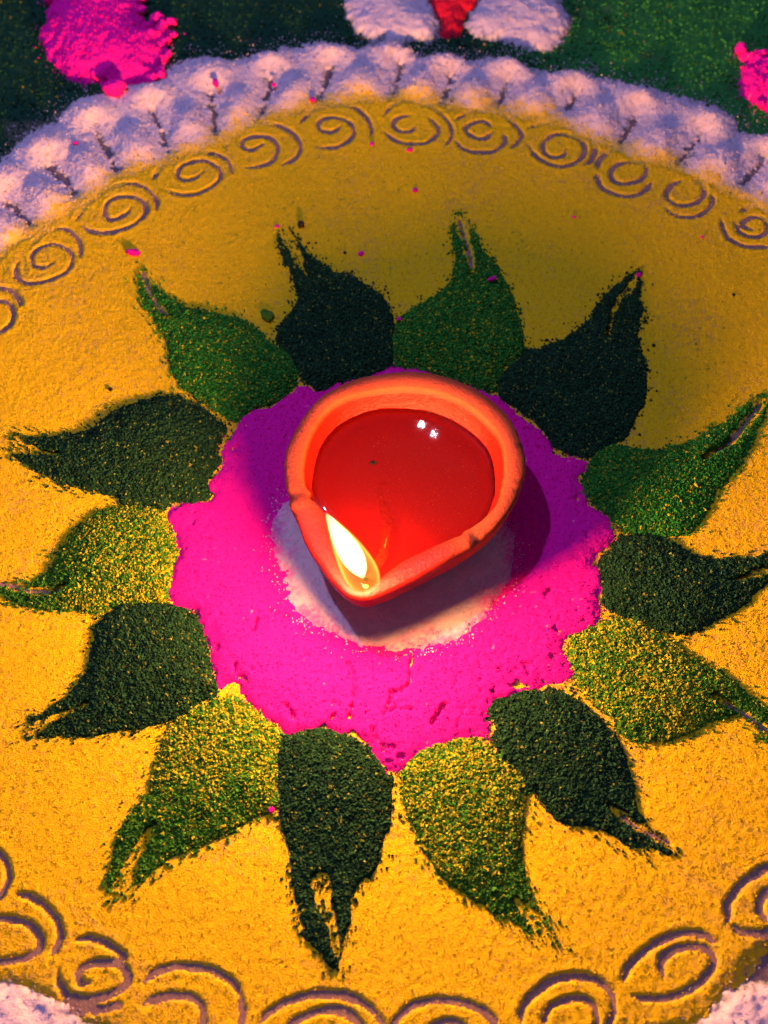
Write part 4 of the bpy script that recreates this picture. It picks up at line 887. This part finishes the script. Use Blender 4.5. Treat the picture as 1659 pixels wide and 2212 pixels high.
# wick
def tube(name, pts, radii, mat, seg=12, seed=0, org=(0, 0, 0)):
    p = np.array(pts, float)
    t = np.gradient(p, axis=0); t /= np.linalg.norm(t, axis=1)[:, None]
    co = []
    for i in range(len(p)):
        u = np.cross(t[i], (0, 0, 1.0)); u /= np.linalg.norm(u) + 1e-9
        v = np.cross(u, t[i])
        for k in range(seg):
            an_ = 2 * math.pi * k / seg
            r = radii[i] * (1 + .22 * math.sin(3 * an_ + i * .9 + seed) + .12 * math.sin(7 * an_ - i * 1.7))
            co.append(p[i] + u * r * math.cos(an_) + v * r * math.sin(an_))
    fc = [(i * seg + k, i * seg + (k + 1) % seg, (i + 1) * seg + (k + 1) % seg, (i + 1) * seg + k) for i in range(len(p) - 1) for k in range(seg)]
    return raw_mesh(name, np.array(co) - np.array(org), fc, True)
wp = smooth_line([(-.52, -3.52, 2.42), (-.50, -3.35, 2.25), (-.38, -3.0, 1.98), (-.19, -2.60, 1.76), (.03, -2.0, 1.66), (.09, -1.25, 1.60), (-.02, -.5, 1.54), (-.20, .12, 1.48)][0:0] or [(-.52, -3.52), (-.50, -3.35), (-.38, -3.0), (-.19, -2.60), (.03, -2.0), (.09, -1.25), (-.02, -.5), (-.20, .12)], 4)
wz = np.interp(np.linspace(0, 1, len(wp)), [0, .10, .20, .30, .6, 1], [2.40, 2.20, 1.74, 1.38, 1.37, 1.33])
wpts = np.c_[wp, wz]
M['wick'] = powder("cotton_wick", (.30, .09, .012), (.03, .008, .003), 4, .8, 12)
wr = np.interp(np.linspace(0, 1, len(wp)), [0, .2, .5, .8, 1], [.08, .11, .15, .15, .05])
wk = link("wick", tube("wick", wpts, wr, M['wick'], 12, 1, (-.5, -3.4, 2.2)), M['wick'])
wk.location = (-.5 * CM, -3.4 * CM, 2.2 * CM)
tag(wk, "soaked cotton wick lying in the oil, its end burning in the spout", "wick")
tag(lump("burnt_crumb", -.32, .82, OZ - .03, .11, M['speck'], 577, .4, (1.3, .7)), "dark burnt crumb in the oil beyond the wick end", "crumb")

# flame
def flame_body(name, prof, mat, parent, nseg=28, nt=40, org=FLAME_BASE):
    b, t_ = np.array(FLAME_BASE), np.array(FLAME_TIP)
    co = []
    for j in range(nt + 1):
        t = j / nt
        c = b + (t_ - b) * np.array([t ** 1.25, t ** 1.1, t])
        r = np.interp(t, [q[0] for q in prof], [q[1] for q in prof])
        for k in range(nseg):
            an_ = 2 * math.pi * k / nseg
            co.append(c + r * np.array([math.cos(an_), .9 * math.sin(an_), 0]))
    fc = [(j * nseg + k, j * nseg + (k + 1) % nseg, (j + 1) * nseg + (k + 1) % nseg, (j + 1) * nseg + k) for j in range(nt) for k in range(nseg)]
    return link(name, raw_mesh(name, np.array(co) - np.array(org), fc, True), mat, parent)
def emit_mat(name, color, strength):
    m, N, L = new_mat(name)
    N.remove(N["Principled BSDF"])
    e = N.new("ShaderNodeEmission"); e.inputs[0].default_value = (*color, 1); e.inputs[1].default_value = strength
    L.new(e.outputs[0], N["Material Output"].inputs["Surface"])
    return m
def glow_mat(name, color, strength):
    m, N, L = new_mat(name)
    N.remove(N["Principled BSDF"])
    e = N.new("ShaderNodeEmission"); e.inputs[0].default_value = (*color, 1); e.inputs[1].default_value = strength
    L.new(e.outputs[0], N["Material Output"].inputs["Volume"])
    return m
fl = empty("flame", FLAME_BASE)
tag(fl, "bright white and yellow flame burning at the lamp's spout", "flame")
core = flame_body("flame_core", [(0, .001), (.12, .002), (.15, .07), (.20, .14), (.28, .25), (.40, .33), (.55, .33), (.70, .26), (.84, .16), (.94, .08), (1, .01)], glow_mat("flame_core", (1.0, .66, .28), 850.0), fl)
MP = [(0, .08), (.02, .26), (.05, .38), (.10, .46), (.18, .51), (.28, .51), (.40, .47), (.55, .40), (.70, .30), (.84, .185), (.94, .09), (1, .015)]
mant = flame_body("flame_mantle", MP, glow_mat("flame_mantle", (1.0, .42, .05), 330.0), fl)
inn = flame_body("mantle_inside", [(t, max(r - .07, .005)) for t, r in MP], None, None)          # hollow: the glowing sheath is thin
vo = np.empty(len(mant.data.vertices) * 3, np.float32); mant.data.vertices.foreach_get("co", vo)
vi = np.empty_like(vo); inn.data.vertices.foreach_get("co", vi)
vi = vi.reshape(-1, 3); vi[:, 2] += (.05 * CM) * np.clip(1 - vi[:, 2] / (.3 * CM), 0, 1)
fo = np.array([p.vertices[:] for p in mant.data.polygons])
me2 = raw_mesh("flame_mantle", np.r_[vo.reshape(-1, 3), vi] / CM, np.r_[fo, fo[:, ::-1] + len(vi)], True)
me2.materials.append(mant.data.materials[0])
mant.data = me2
bpy.data.objects.remove(inn)
